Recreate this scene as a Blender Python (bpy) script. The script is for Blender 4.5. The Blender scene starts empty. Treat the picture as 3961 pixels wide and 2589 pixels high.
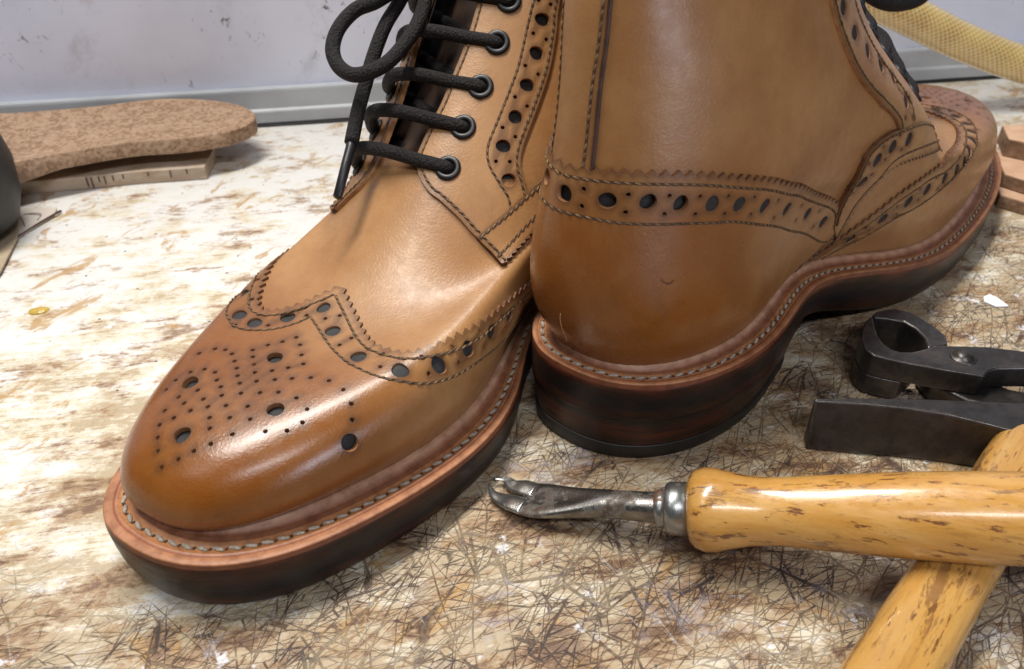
import bpy, math, random
import numpy as np
from mathutils import Vector, Matrix
from mathutils.geometry import delaunay_2d_cdt
random.seed(7); rng = np.random.RandomState(7)
S = 0.01                     # all shapes are written in centimetres
PI = math.pi
scene = bpy.context.scene
COL = scene.collection

# ---------------------------------------------------------------- camera
cam_d = bpy.data.cameras.new('camera'); cam = bpy.data.objects.new('camera', cam_d); COL.objects.link(cam)
scene.camera = cam
cam_d.sensor_fit = 'HORIZONTAL'; cam_d.sensor_width = 36.0; cam_d.lens = 36.0 * 3200 / 3961
cam_d.clip_start = 0.01; cam_d.clip_end = 50
cam_d.dof.use_dof = True; cam_d.dof.focus_distance = 0.262; cam_d.dof.aperture_fstop = 20
cam.location = (0, 0, 19.846 * S); cam.rotation_euler = (math.radians(90 - 36.504), 0, 0)

# ---------------------------------------------------------------- world and lamps
world = bpy.data.worlds.new('World'); scene.world = world; world.use_nodes = True
bg = world.node_tree.nodes['Background']; bg.inputs[0].default_value = (0.80, 0.86, 1.0, 1); bg.inputs[1].default_value = 0.03

def area(name, loc, target, sx, sy, power, col):
    l = bpy.data.lights.new(name, 'AREA'); l.shape = 'RECTANGLE'; l.size = sx * S; l.size_y = sy * S
    l.energy = power; l.color = col
    o = bpy.data.objects.new(name, l); COL.objects.link(o); o.location = Vector(loc) * S
    o.rotation_euler = (Vector(target) - Vector(loc)).to_track_quat('-Z', 'Y').to_euler(); return o
area('ceiling_lamp', (-20, 43, 118), (0, 25, 0), 80, 14, 22.5, (1.0, 0.965, 0.90))
area('window_lamp', (62, -46, 18), (4, 22, 7), 30, 20, 2.4, (0.76, 0.83, 1.0))
area('room_lamp', (-70, -20, 110), (-5, 22, 0), 30, 30, 1.0, (1.0, 0.97, 0.93))
area('front_lamp', (16, -46, 94), (3, 22, 3), 50, 12, 4.4, (0.97, 0.97, 1.0))

scene.view_settings.view_transform = 'Standard'; scene.view_settings.look = 'None'
scene.view_settings.exposure = -0.08; scene.view_settings.gamma = 1.0
scene.render.engine = 'CYCLES'
scene.cycles.max_bounces = 8
scene.cycles.use_denoising = True

# ---------------------------------------------------------------- helpers: objects
def tag(o, label=None, cat=None, group=None, kind=None):
    if label: o['label'] = label
    if cat: o['category'] = cat
    if group: o['group'] = group
    if kind: o['kind'] = kind
    return o
def empty(name, loc, rz=0, label=None, cat=None, group=None):
    o = bpy.data.objects.new(name, None); COL.objects.link(o); o.empty_display_size = 0.02
    o.location = Vector(loc) * S; o.rotation_euler = (0, 0, math.radians(rz)); tag(o, label, cat, group); return o
class MB:
    def __init__(s): s.v = []; s.f = []; s.m = []; s.n = []; s.c = []; s.uv = {}
    def add(s, verts, faces, mat=0, col=None, nor=None):
        b = len(s.v); s.v += [tuple(map(float, x)) for x in verts]
        s.f += [tuple(int(i) + b for i in f) for f in faces]; s.m += [mat] * len(faces)
        if col is None: col = [(0, 0, 0, 1)] * len(verts)
        s.c += [tuple(map(float, x)) for x in col]
        s.n += [None] * len(verts) if nor is None else [tuple(map(float, x)) for x in nor]
        return b
    def build(s, name, mats, parent=None, smooth=True, flip=False, bevel=0, subsurf=0, autosm=None):
        me = bpy.data.meshes.new(name)
        f = [t[::-1] for t in s.f] if flip else s.f
        me.from_pydata([(x * S, y * S, z * S) for x, y, z in s.v], [], f)
        mats = mats if isinstance(mats, (list, tuple)) else [mats]
        for m in mats: me.materials.append(m)
        me.polygons.foreach_set('material_index', s.m)
        me.polygons.foreach_set('use_smooth', [smooth] * len(s.f))
        a = me.color_attributes.new('tone', 'FLOAT_COLOR', 'POINT')
        a.data.foreach_set('color', [x for c in s.c for x in c])
        me.update()
        if any(n is not None for n in s.n):
            vn = [v.normal.copy() for v in me.vertices]
            me.normals_split_custom_set_from_vertices([Vector(n) if n is not None else vn[i] for i, n in enumerate(s.n)])
        elif autosm:
            me.set_sharp_from_angle(angle=math.radians(autosm))
        o = bpy.data.objects.new(name, me); COL.objects.link(o)
        if parent is not None: o.parent = parent
        if bevel:
            b = o.modifiers.new('bevel', 'BEVEL'); b.width = bevel * S; b.segments = 3; b.limit_method = 'ANGLE'; b.angle_limit = math.radians(30); b.harden_normals = False
        if subsurf:
            b = o.modifiers.new('sub', 'SUBSURF'); b.levels = subsurf; b.render_levels = subsurf
        return o
def tube(mb, pts, r, n=10, mat=0, caps=True, up=(0, 0, 1), flat=1.0):
    P = np.array(pts, float); K = len(P)
    R = np.full(K, r, float) if np.isscalar(r) else np.array(r, float)
    T = np.gradient(P, axis=0); T /= np.linalg.norm(T, axis=1, keepdims=True) + 1e-9
    u = np.array(up, float); V = []
    if abs(u @ T[0]) > .95: u = np.array([1., 0, 0])
    s = np.cross(T[0], u); s /= np.linalg.norm(s)
    for k in range(K):
        s = s - T[k] * (s @ T[k]); s /= np.linalg.norm(s) + 1e-9; w = np.cross(s, T[k])
        for j in range(n):
            a = 2 * PI * j / n; V.append(P[k] + R[k] * (s * math.cos(a) + w * math.sin(a) * flat))
    F = [(k * n + j, k * n + (j + 1) % n, (k + 1) * n + (j + 1) % n, (k + 1) * n + j) for k in range(K - 1) for j in range(n)]
    if caps: F += [tuple(range(n))[::-1], tuple((K - 1) * n + j for j in range(n))]
    mb.add(V, F, mat)
def spline(pts, n=8):
    P = np.array(pts, float); K = len(P); t = np.linspace(0, K - 1, (K - 1) * n + 1)
    i = np.minimum(t.astype(int), K - 2); f = (t - i)[:, None]
    E = np.concatenate([[2 * P[0] - P[1]], P, [2 * P[-1] - P[-2]]]); a, b, c, d = E[i], E[i + 1], E[i + 2], E[i + 3]
    return .5 * (2 * b + (c - a) * f + (2 * a - 5 * b + 4 * c - d) * f ** 2 + (3 * b - 3 * c + d - a) * f ** 3)
def prism(mb, poly, z0, z1, mat=0, top=None):
    """closed polygon (x, y) extruded from z0 to z1; z may be a function of the index"""
    n = len(poly); A = sum(poly[i][0] * poly[(i + 1) % n][1] - poly[(i + 1) % n][0] * poly[i][1] for i in range(n))
    if A < 0: poly = poly[::-1]
    t = top or poly
    if top and A < 0: t = top[::-1]
    V = [(x, y, z0) for x, y in poly] + [(x, y, z1) for x, y in t]
    mb.add(V, [tuple(range(n))[::-1], tuple(range(n, 2 * n))] + [(i, (i + 1) % n, n + (i + 1) % n, n + i) for i in range(n)], mat)
def lathe(mb, prof, origin, axis, n=40, mat=0):
    """prof: list of (distance along axis, radius)"""
    a = np.array(axis, float); a /= np.linalg.norm(a); u = np.cross(a, [0, 0, 1.]); u /= np.linalg.norm(u); w = np.cross(u, a)
    o = np.array(origin, float); V = []
    for d, r in prof:
        for j in range(n):
            t = 2 * PI * j / n; V.append(o + a * d + r * (u * math.cos(t) + w * math.sin(t)))
    K = len(prof)
    F = [(k * n + j, k * n + (j + 1) % n, (k + 1) * n + (j + 1) % n, (k + 1) * n + j) for k in range(K - 1) for j in range(n)]
    F += [tuple(range(n))[::-1], tuple((K - 1) * n + j for j in range(n))]
    mb.add(V, F, mat)

# ---------------------------------------------------------------- helpers: materials
class NT:
    def __init__(s, name):
        s.m = bpy.data.materials.new(name); s.m.use_nodes = True; s.t = s.m.node_tree; s.t.nodes.clear()
        s.out = s.n('ShaderNodeOutputMaterial'); s.b = s.n('ShaderNodeBsdfPrincipled'); s.l(s.b.outputs[0], s.out.inputs[0])
        s.tc = s.n('ShaderNodeTexCoord')
    def n(s, t, **k):
        x = s.t.nodes.new(t)
        for a, b in k.items(): setattr(x, a, b)
        return x
    def l(s, a, b): s.t.links.new(a, b)
    def put(s, inp, v):
        if isinstance(v, bpy.types.NodeSocket): s.l(v, inp)
        elif isinstance(v, (tuple, list)) and len(v) == 3 and inp.type == 'RGBA': inp.default_value = (*v, 1)
        else: inp.default_value = v
    def coord(s, scale=(1, 1, 1), rot=0, loc=(0, 0, 0)):
        """object coordinates in centimetres, turned about z, then scaled"""
        a = s.n('ShaderNodeMapping'); a.inputs['Rotation'].default_value = (0, 0, math.radians(rot)); a.inputs['Scale'].default_value = (100, 100, 100)
        s.l(s.tc.outputs['Object'], a.inputs[0])
        b = s.n('ShaderNodeMapping'); b.inputs['Scale'].default_value = scale; b.inputs['Location'].default_value = loc; s.l(a.outputs[0], b.inputs[0]); return b.outputs[0]
    def noise(s, vec, scale=1, detail=4, rough=.55, dist=0):
        x = s.n('ShaderNodeTexNoise'); s.l(vec, x.inputs['Vector']); x.inputs['Scale'].default_value = scale; x.inputs['Detail'].default_value = detail
        x.inputs['Roughness'].default_value = rough; x.inputs['Distortion'].default_value = dist; return x.outputs['Fac']
    def voro(s, vec, scale=1, feature='F1', out='Distance', rand=1):
        x = s.n('ShaderNodeTexVoronoi', feature=feature); s.l(vec, x.inputs['Vector']); x.inputs['Scale'].default_value = scale; x.inputs['Randomness'].default_value = rand; return x.outputs[out]
    def math(s, op, a, b=0.0, clamp=False):
        x = s.n('ShaderNodeMath', operation=op, use_clamp=clamp); s.put(x.inputs[0], a); s.put(x.inputs[1], b); return x.outputs[0]
    def ramp(s, f, lo, hi, a=0.0, b=1.0):
        x = s.n('ShaderNodeMapRange', interpolation_type='SMOOTHSTEP'); s.put(x.inputs[0], f); s.put(x.inputs[1], lo); s.put(x.inputs[2], hi); s.put(x.inputs[3], a); s.put(x.inputs[4], b); return x.outputs[0]
    def mix(s, f, a, b, mode='MIX'):
        x = s.n('ShaderNodeMix', data_type='RGBA', blend_type=mode); s.put(x.inputs[0], f); s.put(x.inputs[6], a); s.put(x.inputs[7], b); return x.outputs[2]
    def attr(s, name='tone'):
        x = s.n('ShaderNodeAttribute', attribute_name=name); return x
    def bump(s, h, strength=.3, dist=.02, prev=None):
        x = s.n('ShaderNodeBump'); x.inputs['Strength'].default_value = strength; x.inputs['Distance'].default_value = dist * S; s.l(h, x.inputs['Height'])
        if prev is not None: s.l(prev, x.inputs['Normal'])
        return x.outputs[0]
    def set(s, **k):
        for a, v in k.items():
            s.put(s.b.inputs[{'col': 'Base Color', 'rough': 'Roughness', 'metal': 'Metallic', 'normal': 'Normal', 'coat': 'Coat Weight', 'coatr': 'Coat Roughness', 'spec': 'Specular IOR Level', 'sheen': 'Sheen Weight', 'trans': 'Transmission Weight', 'sss': 'Subsurface Weight', 'alpha': 'Alpha'}[a]], v)
        return s.m

def leather(name, light, mid, burn):
    t = NT(name); c = t.coord()
    at = t.attr().outputs['Color']; sp = t.n('ShaderNodeSeparateColor'); t.l(at, sp.inputs[0])
    mott = t.noise(c, .35, 5, .6); fine = t.noise(c, 3.0, 5, .65)
    base = t.mix(t.ramp(mott, .36, .66), light, mid)
    base = t.mix(t.math('MULTIPLY', t.ramp(fine, .35, .75), .22), base, (mid[0] * .72, mid[1] * .66, mid[2] * .6))
    bf = t.math('MULTIPLY', sp.outputs[0], t.ramp(mott, .18, .62, .72, 1.1), clamp=True)
    base = t.mix(bf, base, burn)
    dark = t.mix(t.math('MULTIPLY', sp.outputs[0], t.ramp(t.noise(t.coord(loc=(3, 8, 1)), .40, 4, .6), .50, .80, 0, .75)), base, tuple(x * .55 for x in burn))
    stk = t.noise(t.coord((1.3, 1.3, .35), 0, (1, 4, 2)), .8, 5, .65); dark = t.mix(t.math('MULTIPLY', t.math('ADD', sp.outputs[0], .15), t.ramp(stk, .44, .70, 0, .55)), dark, (.20, .075, .018))
    edge = t.mix(sp.outputs[1], dark, (.075, .030, .012))
    pore = t.voro(t.coord((1, 1, 1)), 10.5, 'F1'); pore2 = t.voro(t.coord(loc=(5, 2, 1)), 20.0, 'F1')
    wr = t.noise(t.coord((1, 1, 3.2)), 2.6, 5, .6)
    n = t.bump(t.math('ADD', t.math('MULTIPLY', pore, .6), t.math('MULTIPLY', pore2, .4)), .30, .020)
    n = t.bump(wr, .07, .08, n)
    rough = t.math('ADD', t.ramp(fine, .2, .8, .31, .47), t.math('MULTIPLY', sp.outputs[0], -.10))
    return t.set(col=edge, rough=rough, normal=n, coat=t.math('ADD', .10, t.math('MULTIPLY', sp.outputs[0], .34)), coatr=.24, spec=.38)
M = {}
M['leather'] = leather('tan_leather', (.375, .198, .078), (.305, .146, .053), (.200, .062, .0072))
def simple(name, c1, c2, scale=2, rough=.5, bump=.2, bscale=8, bdist=.03, metal=0, coat=0, stretch=(1, 1, 1), lo=.35, hi=.65, sheen=0):
    t = NT(name); n1 = t.noise(t.coord(stretch), scale, 6, .6)
    nb = t.bump(t.noise(t.coord(stretch), bscale, 5, .65), bump, bdist)
    return t.set(col=t.mix(t.ramp(n1, lo, hi), c1, c2), rough=rough, normal=nb, metal=metal, coat=coat, sheen=sheen)
M['edge'] = simple('cut_leather_edge', (.17, .07, .028), (.075, .028, .012), 3, .8, .3, 20)
M['hole_edge'] = simple('punched_hole_rim', (.34, .155, .06), (.22, .09, .035), 4, .75, .3, 20)
M['edge_tan'] = simple('folded_leather_edge', (.42, .22, .10), (.30, .14, .06), 2, .55, .2, 10)
M['lining'] = simple('black_backing', (.009, .009, .010), (.022, .021, .023), 3, .70, .3, 9)
M['tongue'] = simple('dark_tongue_leather', (.055, .025, .012), (.030, .014, .008), 1, .7, .2, 9)
M['thread'] = simple('upper_thread', (.20, .125, .055), (.085, .045, .022), 6, .7, .4, 30)
M['piping'] = simple('dark_folded_edge', (.070, .030, .022), (.040, .018, .014), 3, .5, .2, 12)
M['scratch'] = simple('pale_scratch', (.46, .25, .10), (.34, .17, .06), 6, .6, .2, 12)
M['groove'] = simple('stitch_groove', (.055, .026, .014), (.10, .048, .022), 5, .8, .2, 20)
M['welt_thread'] = simple('welt_thread', (.46, .40, .33), (.30, .25, .20), 10, .75, .6, 26, .05)
M['eyelet'] = simple('black_enamel', (.006, .0065, .009), (.010, .010, .012), 1, .42, .05, 5)
M['rubber'] = simple('black_rubber', (.010, .0105, .012), (.018, .018, .019), 2, .5, .15, 14)
def toned(name, rough, bump, grain=(1, 1, 1), coat=0):
    t = NT(name); at = t.attr().outputs['Color']; nz = t.noise(t.coord(grain), 2.2, 6, .65)
    col = t.mix(t.ramp(nz, .35, .7), at, t.mix(1.0, at, (.62, .55, .50), 'MULTIPLY'))
    return t.set(col=col, rough=rough, normal=t.bump(t.noise(t.coord(grain), 9, 5, .6), bump, .04), coat=coat, coatr=.25)
M['welt'] = toned('welt_leather', .52, .35, coat=.05)
def sole_mat():
    t = NT('burnished_sole_edge'); at = t.attr().outputs['Color']; c = t.coord((1, 1, 2.6)); n1 = t.noise(c, .55, 5, .6); n2 = t.noise(t.coord((.6, .6, 7)), 1.6, 6, .65)
    col = t.mix(1.0, at, t.mix(t.ramp(n1, .36, .66), (.40, .42, .48), (1.45, 1.0, .85)), 'MULTIPLY'); col = t.mix(t.math('MULTIPLY', t.ramp(n2, .45, .75), .5), col, t.mix(1.0, at, (.4, .35, .35), 'MULTIPLY'))
    sc = t.noise(t.coord((.5, .5, 9)), 2.2, 3, .6); col = t.mix(t.ramp(sc, .735, .76, 0, .5), col, (.30, .22, .18))
    return t.set(col=col, rough=t.ramp(n2, .3, .75, .36, .52), normal=t.bump(t.math('ADD', n2, t.noise(t.coord((1, 1, 3)), 5, 5, .6)), .22, .04), coat=.12, coatr=.2, spec=.28)
M['sole_edge'] = sole_mat()
def lace_mat():
    t = NT('waxed_lace'); uv = t.n('ShaderNodeUVMap'); c = t.coord()
    v = t.voro(c, 12.0, 'F1'); n2 = t.noise(c, 26, 4, .7)
    col = t.mix(t.ramp(v, .1, .7), (.017, .0125, .012), (.006, .005, .0055))
    return t.set(col=col, rough=.68, normal=t.bump(t.math('ADD', v, n2), .8, .06), spec=.3)
M['lace'] = lace_mat()

# ---------------------------------------------------------------- boots: the shape of the last
FRONT = dict(tuck=1.0, levels=[[29.791, 1.977, -0.04, 3.6, 5.329, 3.291, 1.323, 2.5, 2.5, 14.768, [0.35, 9.0, 5.0, 0.75], 1.2], [30.235, 2.597, -0.684, 4.8, 5.435, 3.456, 1.323, 2.55, 2.4, 15.047, [0.327, 9.0, 5.0, 0.75], 1.2], [29.646, 3.797, -0.947, 6.2, 5.232, 3.3, 1.323, 2.5, 2.3, 14.826, [0.292, 8.5, 5.0, 0.8], 1.3], [27.688, 4.52, -0.915, 7.6, 5.051, 3.212, 1.323, 2.3, 2.2, 14.605, [0.257, 8.0, 5.0, 0.8], 1.3], [24.69, 4.755, -0.619, 9.0, 5.003, 3.326, 1.323, 2.1, 2.1, 14.084, [0.222, 8.0, 5.0, 0.8], 1.3], [21.358, 5.18, -0.277, 10.4, 4.846, 3.427, 1.323, 2.05, 2.1, 12.963, [0.163, 8.0, 5.0, 0.8], 1.3], [18.237, 7.175, -0.054, 12.0, 4.481, 3.526, 1.323, 2.0, 2.0, 11.5, [0.093, 8.0, 5.0, 0.8], 1.2], [15.195, 9.731, 0.08, 13.6, 3.763, 3.572, 0.909, 2.0, 2.0, 9.0, [0.0, 8.0, 5.0, 0.8], 1.1], [12.558, 12.46, 0.209, 15.2, 3.131, 3.824, 0.709, 2.0, 2.0, 8.0, [0.0, 8.0, 5.0, 0.8], 1.0], [10.802, 15.188, 0.4, 16.9, 2.85, 4.189, 0.509, 2.0, 2.0, 7.5, [0.0, 8.0, 5.0, 0.8], 1.0], [9.731, 17.816, 0.694, 18.5, 2.595, 4.457, 0.409, 2.0, 2.0, 7.0, [0.0, 8.0, 5.0, 0.8], 1.0]],
 zt=1.671, zh=3.387, sp=0.535, wo=[0.937, 0.961, 0.76], org=[6.076, 40.468], yaw=235.047, m=1,
 wc=[[28.912, -0.291, 3.512], [27.97, -0.671, 3.83], [26.848, -1.034, 4.081], [25.32, -1.43, 4.353], [24.223, -1.667, 4.529], [22.648, -1.966, 4.768], [21.308, -2.193, 4.967], [20.253, -2.358, 5.126], [29.2, -0.019, 2.349], [29.725, 0.776, 2.415], [29.745, 2.075, 2.417], [29.062, 3.513, 2.333], [28.048, 4.294, 2.218], [26.153, 5.03, 2.041], [23.807, 5.466, 1.886], [21.378, 5.648, 1.803], [19.863, 5.667, 1.791], [18.174, 5.601, 1.791], [21.929, 0.856, 5.169], [23.028, 0.928, 4.934], [17.723, 0.547, 7.608], [16.37, 0.411, 8.721], [15.226, 0.302, 9.742], [13.996, 0.209, 10.94], [28.948, -1.377, 2.144], [29.766, -0.799, 2.221], [30.183, -0.367, 2.258], [30.509, 0.149, 2.284], [30.706, 0.755, 2.3], [30.752, 1.323, 2.303], [30.732, 1.903, 2.301], [30.6, 2.666, 2.288], [30.337, 3.344, 2.264], [29.954, 3.942, 2.229], [29.36, 4.55, 2.175], [28.772, 4.975, 2.121], [28.11, 5.336, 2.062], [27.22, 5.697, 1.986], [26.569, 5.9, 1.934], [25.127, 6.225, 1.833], [23.493, 6.45, 1.747], [22.371, 6.541, 1.706], [21.162, 6.595, 1.679], [20.39, 6.607, 1.672]],
 ww=[[-0.08, 0.12, -0.005], [0.153, -0.037, -0.141], [-0.113, -0.048, 0.162], [0.129, -0.035, -0.116], [-0.065, 0.072, 0.016], [0.001, -0.325, 0.25], [-0.0, -0.205, 0.159], [0.042, 0.251, -0.241], [0.497, -1.196, 0.376], [-0.111, 0.213, -0.042], [-0.374, 0.267, 0.207], [-0.121, -0.23, 0.313], [-0.116, 0.028, 0.107], [-0.071, 0.023, 0.061], [0.157, -0.357, 0.103], [0.213, -0.131, -0.134], [-0.305, 0.437, -0.001], [0.233, -0.773, 0.34], [-0.123, 0.053, 0.096], [0.039, 0.424, -0.371], [-0.091, -0.053, 0.141], [0.194, -0.085, -0.149], [-0.207, 0.361, -0.05], [0.118, -0.339, 0.131], [-0.082, 0.463, -0.267], [-0.132, 0.289, -0.077], [-0.161, 0.244, -0.01], [-0.187, 0.16, 0.083], [0.046, -0.203, 0.106], [0.328, -0.235, -0.181], [0.21, 0.06, -0.278], [0.081, -0.031, -0.065], [-0.021, 0.06, -0.023], [-0.169, 0.197, 0.035], [0.155, -0.15, -0.055], [0.105, -0.019, -0.102], [0.05, 0.166, -0.183], [-0.074, 0.181, -0.059], [0.074, -0.146, 0.031], [0.028, -0.092, 0.04], [0.058, -0.009, -0.058], [-0.205, 0.375, -0.063], [-0.138, 0.283, -0.066], [0.116, -0.072, -0.073]])
BACK = dict(levels=[[29.549, 2.033, -0.383, 3.6, 5.557, 3.083, 1.553, 2.5, 2.5, 13.97, [0.353, 9.0, 5.0, 0.75], 1.2], [30.07, 2.711, -1.038, 4.8, 5.538, 3.392, 1.553, 2.55, 2.4, 14.348, [0.329, 9.0, 5.0, 0.75], 1.2], [29.602, 3.949, -1.296, 6.2, 5.263, 3.306, 1.553, 2.5, 2.3, 14.227, [0.294, 8.5, 5.0, 0.8], 1.3], [27.852, 4.693, -1.25, 7.6, 5.097, 3.193, 1.553, 2.3, 2.2, 14.106, [0.259, 8.0, 5.0, 0.8], 1.3], [25.027, 4.924, -0.976, 9.0, 5.106, 3.213, 1.553, 2.1, 2.1, 13.685, [0.223, 8.0, 5.0, 0.8], 1.3], [21.762, 5.343, -0.674, 10.4, 4.997, 3.256, 1.553, 2.05, 2.1, 12.664, [0.165, 8.0, 5.0, 0.8], 1.3], [18.523, 7.288, -0.474, 12.0, 4.607, 3.316, 1.553, 2.0, 2.0, 11.5, [0.094, 8.0, 5.0, 0.8], 1.2], [15.072, 9.74, -0.299, 13.6, 3.75, 3.35, 1.001, 2.0, 2.0, 9.0, [0.0, 8.0, 5.0, 0.8], 1.1], [11.942, 12.391, -0.074, 15.2, 2.948, 3.623, 0.801, 2.0, 2.0, 8.0, [0.0, 8.0, 5.0, 0.8], 1.0], [9.776, 15.115, 0.246, 16.9, 2.542, 4.031, 0.601, 2.0, 2.0, 7.5, [0.0, 8.0, 5.0, 0.8], 1.0], [8.327, 17.759, 0.672, 18.5, 2.188, 4.348, 0.501, 2.0, 2.0, 7.0, [0.0, 8.0, 5.0, 0.8], 1.0]],
 zt=1.816, zh=3.4, sp=0.501, wo=[0.786, 0.897, 0.752], org=[2.116, 21.65], yaw=48.499, m=-1,
 wc=[[0.695, -1.523, 13.889], [0.252, -1.141, 11.967], [0.097, -1.085, 10.998], [-0.193, -1.028, 9.541], [-0.373, -1.014, 8.718], [-0.623, -1.078, 7.211], [-0.681, -1.127, 5.987], [10.007, 2.653, 12.818], [11.514, 2.933, 11.273], [13.298, 3.272, 9.8], [15.233, 3.652, 8.368], [17.752, 3.939, 6.692], [27.561, 0.231, 4.566], [28.208, 0.869, 4.501], [28.484, 1.926, 4.443], [28.287, 3.251, 4.35], [27.083, 4.719, 3.989], [26.179, 5.306, 3.294], [-0.355, -0.363, 3.52], [-0.32, 0.903, 3.52], [0.246, 2.227, 3.52], [1.282, 3.162, 3.52], [3.246, 3.869, 3.52], [6.339, 3.72, 3.52], [9.358, 3.524, 3.333], [10.716, 3.814, 3.1], [12.615, 4.504, 2.703], [15.033, 5.344, 2.22], [17.809, 5.838, 1.938], [21.072, 5.925, 1.943], [24.539, 5.614, 2.064], [-0.207, -1.844, 3.4], [-0.958, -0.938, 3.4], [-1.132, -0.145, 3.4], [-1.116, 0.576, 3.4], [-1.001, 1.316, 3.4], [-0.715, 2.098, 3.4], [-0.189, 2.892, 3.4], [0.41, 3.472, 3.4], [1.135, 3.958, 3.4], [2.138, 4.393, 3.4], [3.307, 4.655, 3.4], [4.624, 4.704, 3.4], [6.253, 4.522, 3.4], [8.165, 4.277, 3.354], [9.734, 4.376, 3.13], [10.763, 4.651, 2.923], [12.707, 5.384, 2.503], [14.346, 5.962, 2.18], [15.653, 6.307, 1.978], [18.049, 6.651, 1.816], [20.322, 6.735, 1.817], [22.766, 6.646, 1.861], [25.441, 6.293, 1.988], [27.743, 5.586, 2.153], [-0.745, 0.0, 10.094], [-0.456, 0.0, 12.176], [-0.202, -0.0, 14.309]],
 ww=[[0.289, 0.372, -0.04], [0.145, 0.209, -0.04], [-0.098, -0.189, 0.07], [-0.004, -0.123, 0.105], [0.048, 0.125, -0.064], [-0.033, -0.006, -0.028], [-0.173, -0.159, -0.032], [-0.008, 0.05, -0.053], [-0.091, -0.162, 0.053], [0.062, 0.123, -0.047], [0.148, 0.095, 0.065], [-0.196, -0.126, -0.085], [-0.278, 0.157, -0.422], [0.081, 0.018, 0.065], [0.17, -0.243, 0.39], [0.184, 0.143, 0.058], [-0.299, -0.188, -0.134], [0.067, 0.003, 0.066], [-0.347, -0.245, -0.131], [0.053, 0.074, -0.013], [0.136, -0.161, 0.281], [0.068, -0.076, 0.137], [0.058, -0.014, 0.072], [0.053, 0.185, -0.112], [-0.319, 0.214, -0.515], [0.278, -0.256, 0.511], [0.271, -0.166, 0.423], [-0.104, -0.262, 0.129], [0.07, 0.184, -0.094], [0.197, 0.462, -0.214], [0.694, 1.125, -0.305], [0.142, 0.372, -0.19], [0.459, 0.079, 0.393], [0.036, -0.272, 0.28], [-0.14, 0.057, -0.192], [-0.142, 0.091, -0.225], [-0.074, 0.123, -0.185], [-0.001, 0.131, -0.118], [0.021, 0.064, -0.036], [0.086, 0.069, 0.024], [-0.115, -0.16, 0.026], [-0.116, -0.117, -0.013], [-0.011, 0.11, -0.109], [0.161, 0.01, 0.154], [-0.092, -0.199, 0.085], [-0.07, -0.14, 0.054], [0.101, 0.323, -0.188], [-0.144, 0.199, -0.324], [-0.394, -0.222, -0.2], [0.393, 0.291, 0.137], [-0.091, -0.068, -0.031], [-0.132, -0.25, 0.091], [-0.266, -0.614, 0.28], [-0.422, -0.729, 0.226], [-0.087, 0.042, -0.126], [0.122, 0.17, -0.028], [-0.15, -0.176, 0.006], [-0.296, -0.337, 0.002]])


def loop(L, phi):
    xf, zf, xb, zb, wm, wl, yf, nf, nb, xw, pn, pw = L
    c, s = np.cos(phi), np.sin(phi); n = np.where(c > 0, nf, nb)
    cx = np.sign(c) * np.abs(c) ** (2 / n); sy = np.sign(s) * np.abs(s) ** (2 / n)
    x = np.where(cx > 0, xw + (xf - xw) * cx, xw + (xw - xb) * cx)
    t = np.clip((xf - x) / (xf - xb), 0, 1); y = sy * np.where(s >= 0, wm, wl)
    g = np.exp(-((x - pn[1]) / pn[2]) ** 2) * pn[0]; y = y * (1 - g * np.where(s >= 0, 1, pn[3]))
    y = y + yf * np.clip((x - 9) / (xf - 9), 0, 1) ** 1.5 * np.clip((xf - 9) / 20, 0, 1)
    return np.stack([x, y, zf + (zb - zf) * t ** pw], -1)
def zwelt(x, zt, zh, sp):
    s = np.clip((18 - x) / 11, 0, 1); s = s * s * (3 - 2 * s)
    return zt + (zh - zt) * s + sp * np.clip((x - 20) / 9, 0, 2) ** 2
def warp(X, D):
    c = np.array(D['wc']); w = np.array(D['ww']); Y = X.reshape(-1, 3); o = np.empty_like(Y)
    for i in range(0, len(Y), 20000):
        y = Y[i:i + 20000]; o[i:i + 20000] = y + np.exp(-((y[:, None] - c[None]) ** 2).sum(2) / 2 / 3.2 ** 2) @ w
    return o.reshape(X.shape)
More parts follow.
